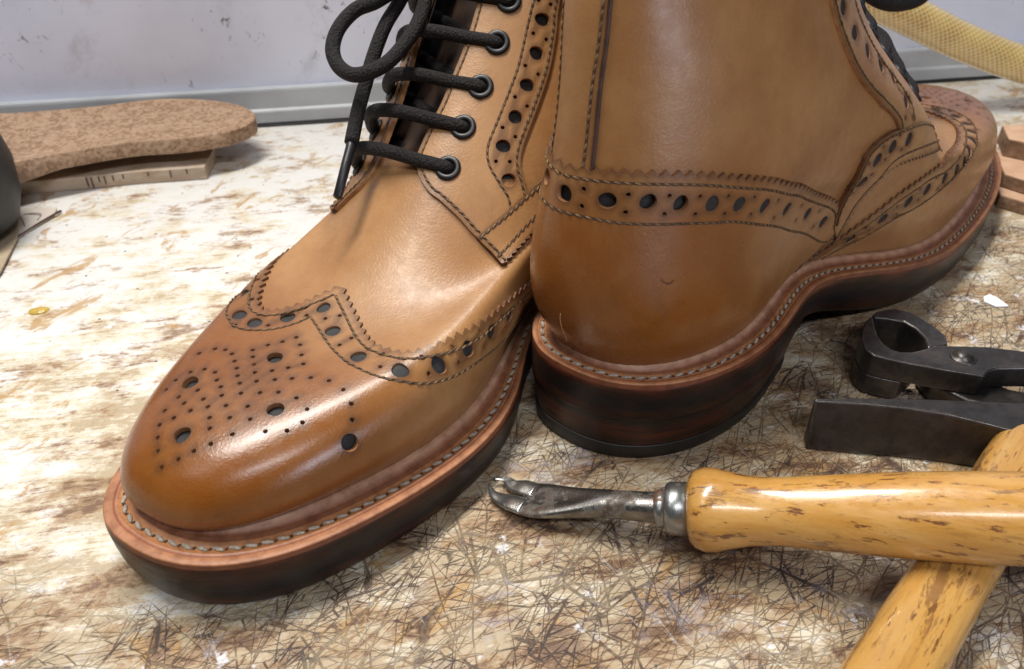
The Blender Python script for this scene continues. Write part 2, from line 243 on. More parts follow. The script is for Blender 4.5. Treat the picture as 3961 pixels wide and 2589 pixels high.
class Last:
    NU, NV = 720, 361
    def __init__(s, D):
        s.D = D; NU, NV = s.NU, s.NV; phi = np.arange(NU) / NU * 2 * PI
        Q = np.stack([loop(l, phi) for l in D['levels']]); Q[0, :, 2] = zwelt(Q[0, :, 0], D['zt'], D['zh'], D['sp']) + .12
        K = len(Q); v = np.linspace(0, 1, NV) * (K - 1); i = np.minimum(v.astype(int), K - 2); f = (v - i)[:, None, None]
        E = np.concatenate([[2 * Q[0] - Q[1]], Q, [2 * Q[-1] - Q[-2]]]); a, b, c, d = E[i], E[i + 1], E[i + 2], E[i + 3]
        G = .5 * (2 * b + (c - a) * f + (2 * a - 5 * b + 4 * c - d) * f ** 2 + (3 * b - 3 * c + d - a) * f ** 3)
        sg = NV / 11 * .45; n = int(3 * sg) + 1; k = np.exp(-np.arange(-n, n + 1) ** 2 / 2 / sg / sg); k /= k.sum()
        A = np.concatenate([2 * G[:1] - G[1:n + 1][::-1], G, 2 * G[-1:] - G[-n - 1:-1][::-1]]); G = sum(k[j] * A[j:j + NV] for j in range(2 * n + 1))
        ft = Q[0]; td = np.roll(ft, -1, 0) - np.roll(ft, 1, 0); nn = np.stack([td[:, 1], -td[:, 0]], 1); nn /= np.linalg.norm(nn, axis=1, keepdims=True)
        c2 = np.clip(np.cos(phi), 0, 1) ** 2; h2 = np.clip(-np.cos(phi), 0, 1) ** 2; wo = D['wo'][0] * (1 - c2 - h2) + D['wo'][1] * c2 + D['wo'][2] * h2
        W = ft.copy(); W[:, :2] += nn * wo[:, None]; W[:, 2] -= .12
        z0 = G[0, :, 2].copy(); wz = W[:, 2].copy()
        G = warp(G, D); W = warp(W, D); G[0, :, 2] = .5 * (G[0, :, 2] + z0); W[:, 2] = wz
        gm = D.get('tuck', 0) * np.exp(-((W[:, 0] - 15.3) / 3.4) ** 2) * (W[:, 1] > 0)
        W[:, :2] -= nn * (1.15 * gm)[:, None]
        # the toe box is domed
        dm = .08 * np.exp(-((G[..., 0] - 25.2) / 3.0) ** 2 - ((G[..., 1] - 1.2) / 3.0) ** 2) * np.clip(np.arange(NV)[:, None] / 70 - .15, 0, 1); G[..., 2] += dm
        vv = np.linspace(0, 1, NV)[:, None]; pull = (.46 * (1 - c2 - h2) + .74 * c2 + .26 * h2 + .45 * gm)[None] * np.exp(-(vv / .125) ** 2)
        G[..., :2] -= pull[..., None] * nn[None]
        s.G = G; s.W = W; s.F = G[0].copy()
        du = np.roll(G, -1, 1) - np.roll(G, 1, 1); dv = np.gradient(G, axis=0); N = np.cross(du, dv); N /= np.linalg.norm(N, axis=2, keepdims=True) + 1e-12
        ctr = G.mean(1, keepdims=True)
        if ((N * (G - ctr)).sum(2) > 0).mean() < .5: N = -N
        s.N = N; s.du = du * NU / 2; s.dv = dv * (NV - 1)
    def _i(s, A, uv):
        uv = np.atleast_2d(np.array(uv, float)); u = (uv[:, 0] % 1) * s.NU; v = np.clip(uv[:, 1], 0, 1) * (s.NV - 1)
        i = np.floor(u).astype(int); j = np.minimum(v.astype(int), s.NV - 2); fu = (u - i)[:, None]; fv = (v - j)[:, None]; i %= s.NU; i2 = (i + 1) % s.NU
        return (A[j, i] * (1 - fu) + A[j, i2] * fu) * (1 - fv) + (A[j + 1, i] * (1 - fu) + A[j + 1, i2] * fu) * fv
    def pos(s, uv, off=0.0):
        n = s.nor(uv); return s._i(s.G, uv) + n * (off[:, None] if isinstance(off, np.ndarray) else off)
    def nor(s, uv): n = s._i(s.N, uv); return n / (np.linalg.norm(n, axis=1, keepdims=True) + 1e-12)
    def duv(s, uv, vec):
        """uv displacement that moves along the surface by the 3-D vectors vec"""
        a = s._i(s.du, uv); b = s._i(s.dv, uv)
        aa = (a * a).sum(1); bb = (b * b).sum(1); ab = (a * b).sum(1); va = (vec * a).sum(1); vb = (vec * b).sum(1); det = aa * bb - ab * ab + 1e-9
        return np.stack([(bb * va - ab * vb) / det, (aa * vb - ab * va) / det], 1)
    def resample(s, C, step, closed=False, smooth=True):
        C = np.array(C, float)
        if smooth: C = spline(C, 12)
        if closed: C = np.vstack([C, C[:1]])
        # fine subdivision so that 3-D length is measured well
        Cf = np.vstack([np.linspace(C[i], C[i + 1], 5)[:-1] for i in range(len(C) - 1)] + [C[-1:]])
        P = s.pos(Cf); d = np.r_[0, np.cumsum(np.linalg.norm(np.diff(P, axis=0), axis=1))]
        n = max(2, int(round(d[-1] / step)) + 1); t = np.linspace(0, d[-1], n)
        return np.stack([np.interp(t, d, Cf[:, 0]), np.interp(t, d, Cf[:, 1])], 1)
    def offset(s, C, d, to=None):
        """C moved sideways along the surface by d cm; with to, towards that (u, v)"""
        C = np.array(C, float)
        if to is not None:
            k = len(C) // 2; q = s.pos(to)[0]; seg = C[max(0, k - 1):k + 2]
            if np.linalg.norm(s.pos(s.offset(seg, .1))[1] - q) > np.linalg.norm(s.pos(seg)[1] - q): d = -d
        P = s.pos(C); T = np.gradient(P, axis=0); T /= np.linalg.norm(T, axis=1, keepdims=True) + 1e-9
        v = np.cross(s.nor(C), T); return C + s.duv(C, v * (d[:, None] if isinstance(d, np.ndarray) else d))
    def pink(s, C, to, pitch=.33, h=.16):
        """saw-toothed (gimped) edge along C"""
        R = s.resample(C, pitch / 4); n = len(R); k = np.arange(n) % 4
        dd = h * np.where(k == 2, 1.0, np.where(k == 0, 0.0, .5)); return s.offset(R, dd, to)
    def circle(s, c, r, n):
        a = np.arange(n) / n * 2 * PI; c = np.array(c, float); r = r * (1 + .035 * np.sin(2 * a + c[0] * 900) + .025 * np.sin(3 * a + c[1] * 700)); U = np.repeat(c[None], n, 0)
        N = s.nor(c)[0]; e1 = np.cross(N, [.3, .5, .8]); e1 /= np.linalg.norm(e1); e2 = np.cross(N, e1)
        return U + s.duv(U, r[:, None] * (np.cos(a)[:, None] * e1 + np.sin(a)[:, None] * e2))

SC_U, SC_V = 62.0, 24.0
def inside(P, loops):
    r = np.zeros(len(P), bool)
    for L in loops:
        x0, y0 = L[:, 0], L[:, 1]; x1, y1 = np.roll(x0, -1), np.roll(y0, -1)
        for a, b, c, d in zip(x0, y0, x1, y1):
            if b == d: continue
            m = ((b > P[:, 1]) != (d > P[:, 1])) & (P[:, 0] < (c - a) * (P[:, 1] - b) / (d - b) + a); r ^= m
    return r
def panel(name, Lt, outer, holes, off, thick, mats, parent, tone, grid=.24, edge_dip=.03, disc=None, disc_if=None):
    """a piece of leather cut by outer (uv loop) with holes punched through it, laid off cm above the last"""
    sc = np.array([SC_U, SC_V]); loops = [np.array(outer, float)] + [np.array(h, float) for h in holes]
    o = loops[0]; u0, v0 = o.min(0); u1, v1 = o.max(0)
    gu = np.arange(u0, u1, grid / SC_U); gv = np.arange(max(v0, 0), v1, grid / SC_V); g = np.stack(np.meshgrid(gu, gv), -1).reshape(-1, 2)
    g[:, 0] += (np.arange(len(g)) // len(gu) % 2) * grid / SC_U / 2
    g = g[inside(g * sc, [l * sc for l in loops])]
    allb = np.vstack(loops) * sc
    keep = np.ones(len(g), bool)
    for i in range(0, len(g), 2000):
        d = ((g[i:i + 2000, None] * sc - allb[None]) ** 2).sum(2).min(1); keep[i:i + 2000] = d > .09 ** 2
    g = g[keep]
    pts = np.vstack([allb, g * sc]); edges = []; b = 0
    for l in loops:
        n = len(l); edges += [(b + i, b + (i + 1) % n) for i in range(n)]; b += n
    r = delaunay_2d_cdt([Vector(p) for p in pts], edges, [], 0, 1e-5)
    V = np.array([tuple(v) for v in r[0]]); T = np.array([f for f in r[2] if len(f) == 3])
    cen = V[T].mean(1); T = T[inside(cen, [l * sc for l in loops])]
    uv = V / sc
    P0 = Lt.pos(uv); N = Lt.nor(uv)
    # distance to cut edges, for the rounded lip
    dmin = np.full(len(uv), 9.)
    bp = Lt.pos(np.vstack(loops))
    for i in range(0, len(uv), 1500):
        dmin[i:i + 1500] = np.sqrt(((P0[i:i + 1500, None] - bp[None]) ** 2).sum(2).min(1))
    offv = (off if np.isscalar(off) else off(uv)) - edge_dip * np.exp(-(dmin / .05) ** 2)
    P = P0 + N * np.array(offv)[..., None]
    tri = P[T]; fn = np.cross(tri[:, 1] - tri[:, 0], tri[:, 2] - tri[:, 0]); fl = (fn * N[T[:, 0]]).sum(1) < 0; T[fl] = T[fl][:, ::-1]
    m = Lt.D['m'] if False else 1
    mats = list(mats) + [M['hole_edge']]
    tn = tone(P0, uv, dmin)
    mb = MB(); mb.add(P, T, 0, tn, N)
    for l in loops:
        n = len(l); Nl = Lt.nor(l); Pb = Lt.pos(l); ov = (off if np.isscalar(off) else off(l)); top = Pb + Nl * (np.array(ov)[..., None] - edge_dip * 1.0); bot = top - Nl * thick
        c = np.array([[0, 0, 0, 1.]] * (2 * n)); mb.add(np.vstack([top, bot]), [(i, (i + 1) % n, n + (i + 1) % n, n + i) for i in range(n)], 1 if l is loops[0] else 2, c)
    if disc is not None:       # the black backing seen through the punched holes
        mats = list(mats) + [M['lining']]
        for l in loops[1:]:
            if len(l) < 12 or (disc_if and not disc_if(l.mean(0))): continue
            c = l.mean(0)[None]; Pd = np.vstack([Lt.pos(c, disc), Lt.pos(l, disc)]); Nd = np.vstack([Lt.nor(c), Lt.nor(l)]); n = len(l)
            f = [(0, 1 + i, 1 + (i + 1) % n) for i in range(n)]
            if np.cross(Pd[1] - Pd[0], Pd[2] - Pd[0]) @ Nd[0] < 0: f = [t[::-1] for t in f]
            mb.add(Pd, f, 3, None, Nd)
    return finish(mb, name, mats, parent, Lt)
def finish(mb, name, mats, parent, Lt, **k):
    """local boot coordinates -> mesh (the left boot is mirrored)"""
    if Lt.D['m'] < 0:
        mb.v = [(x, -y, z) for x, y, z in mb.v]; mb.n = [None if n is None else (n[0], -n[1], n[2]) for n in mb.n]
        mb.f = [f[::-1] for f in mb.f]
    return mb.build(name, mats, parent, **k)
def ellipsoid_template():
    V = [(-1, 0, 0)]; F = []; rings = [-.7, 0, .7]; n = 6
    for r in rings:
        for j in range(n):
            a = 2 * PI * j / n; V.append((r, math.sqrt(1 - r * r) * math.cos(a), math.sqrt(1 - r * r) * math.sin(a)))
    V.append((1, 0, 0)); e = len(V) - 1
    for j in range(n): F.append((0, 1 + (j + 1) % n, 1 + j)); F.append((e, 1 + 2 * n + j, 1 + 2 * n + (j + 1) % n))
    for k in range(2):
        for j in range(n): F.append((1 + k * n + j, 1 + k * n + (j + 1) % n, 1 + (k + 1) * n + (j + 1) % n, 1 + (k + 1) * n + j))
    return np.array(V), F
ET, EF = ellipsoid_template()
def stitch_at(mb, c, t, n, L, w, h, mat=0, skew=.25):
    t = t / np.linalg.norm(t); s = np.cross(n, t); t2 = t * math.cos(skew) + s * math.sin(skew); s2 = np.cross(n, t2)
    mb.add(c + ET[:, :1] * L / 2 * t2 + ET[:, 1:2] * w / 2 * s2 + ET[:, 2:] * h / 2 * n, EF, mat)
def stitches(name, Lt, rows, off, parent, pitch=.26, w=.072, closed=False):
    mb = MB()
    for C, dz in rows:
        R = Lt.resample(C, pitch / 2); P = Lt.pos(R); N = Lt.nor(R); T = np.gradient(P, axis=0); o = off + dz
        # darkened groove the stitches sit in
        T1 = T / (np.linalg.norm(T, axis=1, keepdims=True) + 1e-9); sd = np.cross(N, T1); q = P + N * (o + .004)
        Vv = np.vstack([q - sd * .042, q + sd * .042]); n = len(q)
        mb.add(Vv, [(i, i + 1, n + i + 1, n + i) for i in range(n - 1)], 1, None, np.vstack([N, N]))
        for i in range(1, len(R), 2):
            stitch_at(mb, P[i] + N[i] * (o + .016), T[i], N[i], pitch * .84, w, w * .8)
    return finish(mb, name, [M['thread'], M['groove']], parent, Lt)

def mirror(C): C = np.array(C, float).copy(); C[:, 0] *= -1; return C

MED_BIG = [(-0.0347, 0.3111), (0.009, 0.2639), (0.0118, 0.3875), (0.0583, 0.3139), (0.1285, 0.2042), (-.105, .20)]
MED_SMALL = [(-0.0604, 0.3417), (-0.0458, 0.3569), (-0.0312, 0.3639), (-0.0167, 0.3625), (-0.0042, 0.3583), (0.0035, 0.3514), (0.0111, 0.3444), (0.0201, 0.3333), (0.0194, 0.3139), (0.0083, 0.3056), (-0.0146, 0.3833), (-0.0062, 0.3972), (0.0021, 0.4083), (0.0076, 0.4194), (0.0174, 0.4125), (0.0285, 0.4), (0.0389, 0.3875), (0.0312, 0.3792), (0.0222, 0.3708), (-0.0042, 0.3778), (0.0042, 0.3708), (0.0118, 0.3625), (0.0208, 0.3528), (0.0326, 0.3597), (0.0444, 0.3639), (0.0583, 0.3653), (0.0764, 0.3556), (0.0972, 0.3278), (0.1139, 0.2889), (0.1229, 0.2514), (0.0333, 0.3389), (0.0465, 0.3417), (0.0653, 0.3306), (0.0826, 0.3056), (0.0875, 0.2819), (0.0806, 0.2736), (0.0653, 0.2792), (0.0465, 0.3), (0.0354, 0.3181), (0.0306, 0.3), (0.0431, 0.2778), (0.0167, 0.2944), (0.0236, 0.2819), (0.0333, 0.2625), (0.025, 0.25), (0.0181, 0.2347), (0.0104, 0.2167), (0.0021, 0.2333), (-0.0042, 0.2472), (-0.0139, 0.2597), (-0.0062, 0.2764), (-0.025, 0.2736), (-0.0118, 0.2958), (-0.0264, 0.2944), (0.0007, 0.3111), (0.009, 0.3236), (0.0021, 0.3319), (-0.0076, 0.3361), (-0.0208, 0.3403), (-0.0382, 0.3306), (-0.0514, 0.3111), (-0.0743, 0.3139), (-0.0139, 0.3153), (-0.059, 0.2875), (-0.0569, 0.2736), (0.0007, 0.2931)]

# pattern curves in (u, v): u runs round the foot from the toe (0) past the inner side to the heel (0.5), v from the welt up
FM = dict(
 wing=[(0, .4917), (.0292, .4694), (.0514, .4472), (.075, .4208), (.1028, .3903), (.1333, .35), (.1542, .325), (.1743, .2986), (.1896, .2764), (.2076, .2528), (.225, .2236), (.2375, .195), (.25, .155), (.262, .108), (.274, .055), (.283, 0)],
 wrow=[(0, .4475), (.0174, .4375), (.0375, .4222), (.0674, .3944), (.1014, .3542), (.1382, .2944), (.1639, .2417), (.184, .2028), (.2042, .1681), (.2222, .1236), (.2333, .098), (.245, .065), (.258, .028), (.266, .004)],
 gap=[(.018, 1), (.018, .88), (.0174, .7875), (.0195, .76), (.0195, .7347), (.0174, .7125), (.0153, .6847), (.0115, .6653), (.0100, .6458), (.0105, .6333), (.016, .6236), (.0264, .6139), (.0444, .6014), (.0632, .5917), (.091, .5708), (.1201, .5403)],
 gap2=[(.1201, .5403), (.1451, .5056), (.1640, .4700), (.1785, .4347)],
 rowA=[(.1014, 1), (.1014, .88), (.1014, .7833), (.1021, .7542), (.1035, .7167), (.1007, .6917), (.0965, .6639), (.0944, .6403), (.1028, .6208), (.1208, .5986), (.1389, .575), (.1465, .5583)],
 rowB=[(.1333, 1), (.1333, .88), (.1333, .7764), (.1382, .7403), (.1403, .7028), (.1368, .6722), (.1333, .6514), (.1313, .6292), (.1354, .6111), (.1472, .5889), (.1569, .5694)],
 btop=[(.1201, .5403), (.1472, .5597), (.1583, .5681), (.19, .580), (.216, .5890), (.2472, .5861), (.2625, .5736), (.275, .5486), (.2812, .5139), (.2870, .4400), (.2896, .3806), (.2896, .2792), (.287, .20)],
 blow=[(.1785, .4347), (.1833, .4458), (.1882, .475), (.1958, .4944), (.2042, .5028), (.2292, .5083), (.2521, .50), (.2653, .4639), (.2720, .400), (.2757, .3389), (.2785, .2597), (.2790, .1958), (.2790, .12)],
 eye=[(.0563, .6236), (.0569, .6625), (.0625, .70), (.0667, .7417), (.066, .7833), (.066, .826), (.066, .87)])
FLsh = [(-.090, 1), (-.090, .88), (-.090, .80), (-.085, .73), (-.078, .70), (-.070, .668), (-.064, .635), (-.062, .615), (-.063, .60), (-.075, .578), (-.098, .552), (-.125, .515)]
CT = [(.5, .472), (.4868, .475), (.4646, .4819), (.4479, .4875), (.4264, .4944), (.4049, .4986), (.3826, .4958), (.3576, .4861), (.3400, .465), (.3264, .4431), (.3049, .3611), (.291, .2875), (.284, .20)]
CLOW = [(.5, .388), (.4951, .3889), (.4736, .3917), (.4549, .3917), (.4326, .3944), (.4111, .3960), (.3950, .3930), (.3778, .3847), (.3479, .3361), (.3290, .285), (.3097, .2319), (.291, .1583), (.286, .145)]
# punched holes that the photograph shows: (large ones, small ones) in (u, v)
B_COUNTER = ([(0.4965, 0.4236), (0.4639, 0.4319), (0.4375, 0.4403), (0.4174, 0.4417), (0.3979, 0.4417), (0.3799, 0.4361), (0.3604, 0.4194), (0.3389, 0.3833), (0.3146, 0.3153), (0.2965, 0.2403)], [(0.4819, 0.4431), (0.4813, 0.4097), (0.4507, 0.45), (0.4507, 0.4139), (0.425, 0.4569), (0.4264, 0.4167), (0.4062, 0.4583), (0.4076, 0.4167), (0.3882, 0.4583), (0.3889, 0.4125), (0.3701, 0.4514), (0.3701, 0.4), (0.35, 0.4292), (0.3493, 0.3667), (0.325, 0.375), (0.325, 0.3125), (0.3042, 0.3028), (0.3042, 0.2431)])
B_BAND = ([(0.241, 0.5611), (0.259, 0.5486), (0.2715, 0.5181), (0.2826, 0.4222), (0.2826, 0.1528)], [(0.266, 0.5514), (0.2507, 0.575), (0.266, 0.5167), (0.2528, 0.5389), (0.2778, 0.5097), (0.2764, 0.4639), (0.2868, 0.3528), (0.2812, 0.2903)])
B_WING = ([(0.1854, 0.325), (0.2042, 0.2792), (0.216, 0.2625), (0.2292, 0.25), (0.2424, 0.2278), (0.25, 0.1972), (0.2583, 0.1514), (0.2681, 0.0917)], [(0.2229, 0.3542), (0.2042, 0.3278), (0.2111, 0.2361), (0.2194, 0.2931), (0.2236, 0.2222), (0.2354, 0.2736), (0.2361, 0.2111), (0.2465, 0.2389), (0.2465, 0.1903), (0.2542, 0.1889), (0.2528, 0.1542), (0.2646, 0.1319), (0.2618, 0.1111)])
B_FACING = ([(0.2569, 0.7847), (0.2458, 0.75), (0.2292, 0.7222), (0.2118, 0.6972), (0.1979, 0.675), (0.2097, 0.6319)], [(0.2076, 0.6528), (0.1917, 0.6375), (0.2313, 0.6056), (0.2174, 0.6028)])
F_WING = ([(-0.0924, 0.3583), (-0.0576, 0.3931), (-0.0264, 0.4319), (0.0028, 0.4694), (0.0300, 0.4400), (0.0785, 0.3955), (0.134, 0.3190), (0.1667, 0.2680), (0.1875, 0.2430), (0.2056, 0.2150), (0.2201, 0.1890)], [(-0.0785, 0.3611), (-0.0576, 0.3889), (-0.0368, 0.4097), (-0.0188, 0.4528), (-0.0069, 0.4472), (0.0125, 0.4528), (0.0222, 0.4611), (0.0528, 0.4319), (0.0493, 0.4208), (0.1, 0.3875), (0.1111, 0.3542), (0.1465, 0.3222), (0.1618, 0.2639), (0.1715, 0.2889), (0.1833, 0.2292), (0.1931, 0.2597), (0.2014, 0.2014), (0.2118, 0.225), (0.2167, 0.1736)])
F_FACING = ([(0.1201, 0.7569), (0.1229, 0.7222), (0.1208, 0.6917), (0.1167, 0.6625), (0.1125, 0.6361), (0.1326, 0.5958)], [(0.1271, 0.7708), (0.1125, 0.7444), (0.1319, 0.7333), (0.1125, 0.7125), (0.1319, 0.6986), (0.1097, 0.6833), (0.1278, 0.6694), (0.1049, 0.6556), (0.1236, 0.6417), (0.1097, 0.6222), (0.1264, 0.6167)])
F_BAND = ([(0.1812, 0.55), (0.1681, 0.5403)], [(0.166, 0.5569), (0.1847, 0.5264)])
SCRATCH = [(.4925, .165), (.4944, .135), (.4951, .105), (.4958, .0800), (.4985, .05)]
NICK = [(.4229, .2702), (.4194, .2597), (.4165, .2590), (.4150, .2650)]
CSEAM = [(.284, .20), (.2815, .155), (.2889, .0958), (.2951, 0)]
def shifted(C, d, v0=.52, v1=.62):
    C = np.array(C, float).copy(); C[:, 0] += d * np.clip((C[:, 1] - v0) / (v1 - v0), 0, 1); return C

def boot(D, name, label, front):
    Lt = Last(D); m = D['m']
    root = empty(name, (D['org'][0], D['org'][1], 0), D['yaw'], label, 'boot', 'pair of brogue boots')
    c0 = 0.0 if front else .05
    med = {k: np.array(v, float) for k, v in FM.items()}
    lat = {k: mirror(v) for k, v in FM.items()}
    if front:
        # the throat of this boot sits a little to the outer side
        lat['gap'] = np.array(FLsh + [(-.135, .500)], float); lat['gap2'] = np.array([(-.135, .500), (-.155, .47), (-.175, .43), (-.190, .395)])
        lat['wing'] = np.array([(0, .4917), (-.0118, .4778), (-.0215, .4639), (-.0306, .45), (-.041, .4347), (-.0528, .4194), (-.0687, .4028), (-.0868, .3875), (-.10, .3785), (-.1132, .369), (-.135, .350), (-.16, .315), (-.18, .284), (-.2076, .2430), (-.225, .2156), (-.2375, .190), (-.25, .155), (-.262, .108), (-.274, .055), (-.283, 0)])
        lat['wrow'] = np.array([(0, .4475), (-.0050, .4361), (-.016, .4208), (-.0278, .4083), (-.041, .3958), (-.0583, .3792), (-.075, .3625), (-.0938, .3444), (-.115, .318), (-.14, .285), (-.165, .240), (-.19, .192), (-.2222, .1236), (-.2333, .098), (-.245, .065), (-.258, .028), (-.266, .004)])
        for kx in ('rowA', 'rowB', 'eye'): lat[kx] = shifted(lat[kx], -.055, .52, .60)
        lat['eye'] = np.array([(-.116, .577), (-.112, .618), (-.112, .660), (-.117, .70), (-.121, .742), (-.121, .783), (-.121, .826)])
        lat['btop'][0] = (-.135, .500); lat['blow'][0] = (-.190, .395)
    else:
        for kx in ('gap', 'rowA', 'rowB', 'eye'): med[kx] = shifted(med[kx], .062 if kx != 'gap' else .075, .50, .60)
        for kx in ('gap', 'rowA', 'rowB', 'eye'): lat[kx] = shifted(lat[kx], .03, .50, .62)
        med['gap'] = np.array([(.105, 1), (.105, .88), (.105, .80), (.104, .73), (.098, .69), (.095, .655), (.098, .635), (.112, .615), (.130, .598), (.150, .585), (.164, .568)])
        med['gap2'] = np.array([(.164, .568), (.174, .545), (.183, .523), (.188, .500)])
        med['btop'] = np.array([(.164, .568), (.190, .585), (.216, .5915), (.2472, .5861), (.2625, .5736), (.275, .5486), (.2812, .5139), (.2870, .4400), (.2896, .3806), (.2896, .2792), (.287, .20)])
        med['blow'] = np.array([(.188, .500), (.205, .506), (.2292, .5083), (.2521, .50), (.2653, .4639), (.2720, .400), (.2757, .3389), (.2785, .2597), (.2790, .1958), (.2790, .12)])
        med['rowB'] = np.array([(.270, 1), (.270, .88), (.268, .79), (.2646, .7361), (.2600, .69), (.2500, .65), (.2420, .625), (.2400, .605), (.2435, .5861)])
        med['rowA'] = np.array([(.222, 1), (.222, .88), (.218, .79), (.2080, .7431), (.2000, .70), (.1960, .665), (.1980, .636), (.2080, .615), (.2170, .596)])
        med['eye'] = np.array([(.132, .625), (.130, .664), (.130, .702), (.132, .742), (.133, .783), (.133, .826), (.133, .87)])
        med['wing'] = np.array([(0, .4917), (.0375, .4486), (.0674, .4333), (.1083, .4181), (.1472, .4100), (.1924, .3900), (.2200, .3600), (.2400, .3150), (.2542, .2431), (.2604, .2014), (.266, .1639), (.2722, .1306), (.2778, .0847), (.283, .03), (.285, 0)])
        med['wrow'] = np.array([(0, .4475), (.0500, .408), (.085, .385), (.1139, .368), (.1550, .340), (.1900, .290), (.2150, .245), (.2350, .200), (.2493, .1550), (.2569, .1194), (.2618, .0847), (.2687, .0514), (.275, .01)])
    bigR, smR = .235, .068
    def tone_fn(kind):
        def f(P, uv, dm):
            x, y, z = P[:, 0], P[:, 1], P[:, 2]; n = len(P); t = np.zeros((n, 4)); t[:, 3] = 1
            toe = 1 / (1 + np.exp(-(x - 24.3 + .35 * (z - 3.5)) / .9))
            heel = np.exp(-((x + .6) / 7.2) ** 2) * (1 / (1 + np.exp((z - 9.2) / .5))) * 1.0
            t[:, 0] = np.clip(toe * .95 + heel, 0, 1)
            if kind == 'quarter': t[:, 0] += .10
            t[:, 1] = np.exp(-(dm / .12) ** 2) * .66
            fe = np.exp(-((z - zwelt(x, D['zt'], D['zh'], D['sp'])) / .35) ** 2); t[:, 1] = np.clip(t[:, 1] + fe * .30, 0, 1)
            return t
        return f
    def brogue(C, off_c=0.0, start=.55, step=1.02, small=True, sm_off=.40, ends=True, skip=()):
        """big holes with two small ones between, along C"""
        big = []; sm = []; R = Lt.resample(C, .05)
        if off_c: R = Lt.offset(R, off_c)
        s = start; k = 0; L_ = .05 * (len(R) - 1)
        while s < L_ - .35:
            big.append(R[int(s / .05)]); mid = s + step / 2
            if small and mid < L_ - .15:
                i = int(mid / .05); seg = R[max(0, i - 2):i + 3]
                sm.append(Lt.offset(seg, sm_off)[min(2, len(seg) - 1)]); sm.append(Lt.offset(seg, -sm_off)[min(2, len(seg) - 1)])
            s += step
        return big, sm
    def holes(big, sm):
        ok, out = [], []
        for c, r in [(c, bigR) for c in big] + [(c, smR) for c in sm]:
            p = Lt.pos(c)[0]
            if all(np.linalg.norm(p - q) > r + rr + .05 for q, rr in ok): ok.append((p, r)); out.append(Lt.circle(c, r, 22 if r > .1 else 8))
        return out
    lm = [M['leather'], M['edge']]; lmf = [M['leather'], M['edge_tan']]
    # ---- black backing under all the leather
    mb = MB(); us = np.linspace(0, 1, 181)[:-1]; vs = np.linspace(0, 1, 91); U, V_ = np.meshgrid(us, vs); uv = np.stack([U, V_], -1).reshape(-1, 2)
    P = Lt.pos(uv, 0.0); N = Lt.nor(uv); n = 180
    gapm = np.zeros(len(uv)); uu = (uv[:, 0] + .5) % 1 - .5
    cg = (-.032 if front else .055); wg = .045 + .02 * np.clip((uv[:, 1] - .65) / .2, 0, 1)
    F = [(j * n + i, j * n + (i + 1) % n, (j + 1) * n + (i + 1) % n, (j + 1) * n + i) for j in range(90) for i in range(n)
         if not (vs[j] > .60 and abs(((us[i] + .5) % 1 - .5) - cg) < .055)]
    mb.add(P, F, 0, None, N); finish(mb, 'lining', M['lining'], root, Lt)
    # ---- tongue, sunk in the gap
    mb = MB(); ut = np.linspace(cg - .10, cg + .10, 25); vt = np.linspace(.565, 1, 40); U, V_ = np.meshgrid(ut, vt); uv = np.stack([U, V_], -1).reshape(-1, 2)
    depth = .30 + .55 * np.clip((uv[:, 1] - .59) / .10, 0, 1)
    P = Lt.pos(uv) - Lt.nor(uv) * depth[:, None]
    mb.add(P, [(j * 25 + i, j * 25 + i + 1, (j + 1) * 25 + i + 1, (j + 1) * 25 + i) for j in range(39) for i in range(24)]); finish(mb, 'tongue', M['tongue'], root, Lt)
    # ---- vamp
    wm = Lt.resample(med['wing'], .12); wl = Lt.resample(lat['wing'], .12)
    vin_m = Lt.offset(wm, .45, (.1, .15)); vin_l = Lt.offset(wl, .45, (-.1, .15))
    vin_m = vin_m[vin_m[:, 0] > .006]; vin_l = vin_l[vin_l[:, 0] < -.006]
    top_v = [(.31, 0), (.31, .40), (.27, .52), (.22, .56), (.13, .60), (cg + .05, .625), (cg, .628), (cg - .05, .625), (-.13, .60), (-.22, .56), (-.27, .52), (-.31, .40), (-.31, 0)]
    outer = np.vstack([vin_m[vin_m[:, 1] > .002], Lt.resample(top_v, .2, smooth=False), vin_l[vin_l[:, 1] > .002][::-1]])
    vamp = panel('vamp', Lt, outer, [], .10, .08, lm, root, tone_fn('vamp'), grid=.26)
    # ---- wing tip
    pk_m = Lt.pink(med['wing'], (.15, .5)); pk_l = Lt.pink(lat['wing'], (-.15, .5))
    feather = np.stack([np.linspace(pk_l[-1, 0], pk_m[-1, 0], 420), np.zeros(420)], 1)
    outer = np.vstack([pk_m[:-1], feather[::-1], pk_l[1:-1][::-1]])
    if np.allclose(outer[0], outer[-1]): outer = outer[:-1]
    def band_mid(A, B, n=60):
        a = Lt.resample(A, .05); b = Lt.resample(B, .05); ta = np.linspace(0, 1, n)
        ia = (ta * (len(a) - 1)).astype(int); P2 = Lt.pos(b); out = []
        for i in ia:
            j = ((P2 - Lt.pos(a[i])) ** 2).sum(1).argmin(); out.append((a[i] + b[j]) / 2)
        return np.array(out)
    bigs, sms = [], []
    for side, E in ((1, med), (-1, lat)):
        bm = band_mid(Lt.offset(Lt.resample(E['wing'], .1), .28, (side * .1, .15))[3:], E['wrow'][1:]); bm = bm[np.r_[True, np.linalg.norm(np.diff(bm, axis=0), axis=1) > 1e-4]]
        bm = bm[np.abs(bm[:, 0]) > .004]
        b, s_ = brogue(bm, 0, .62 if front else .8, 1.05, sm_off=.36); bigs += [q for q in b if q[1] > .03 and abs(q[0]) < .277]; sms += [q for q in s_ if q[1] > .03 and abs(q[0]) < .27]
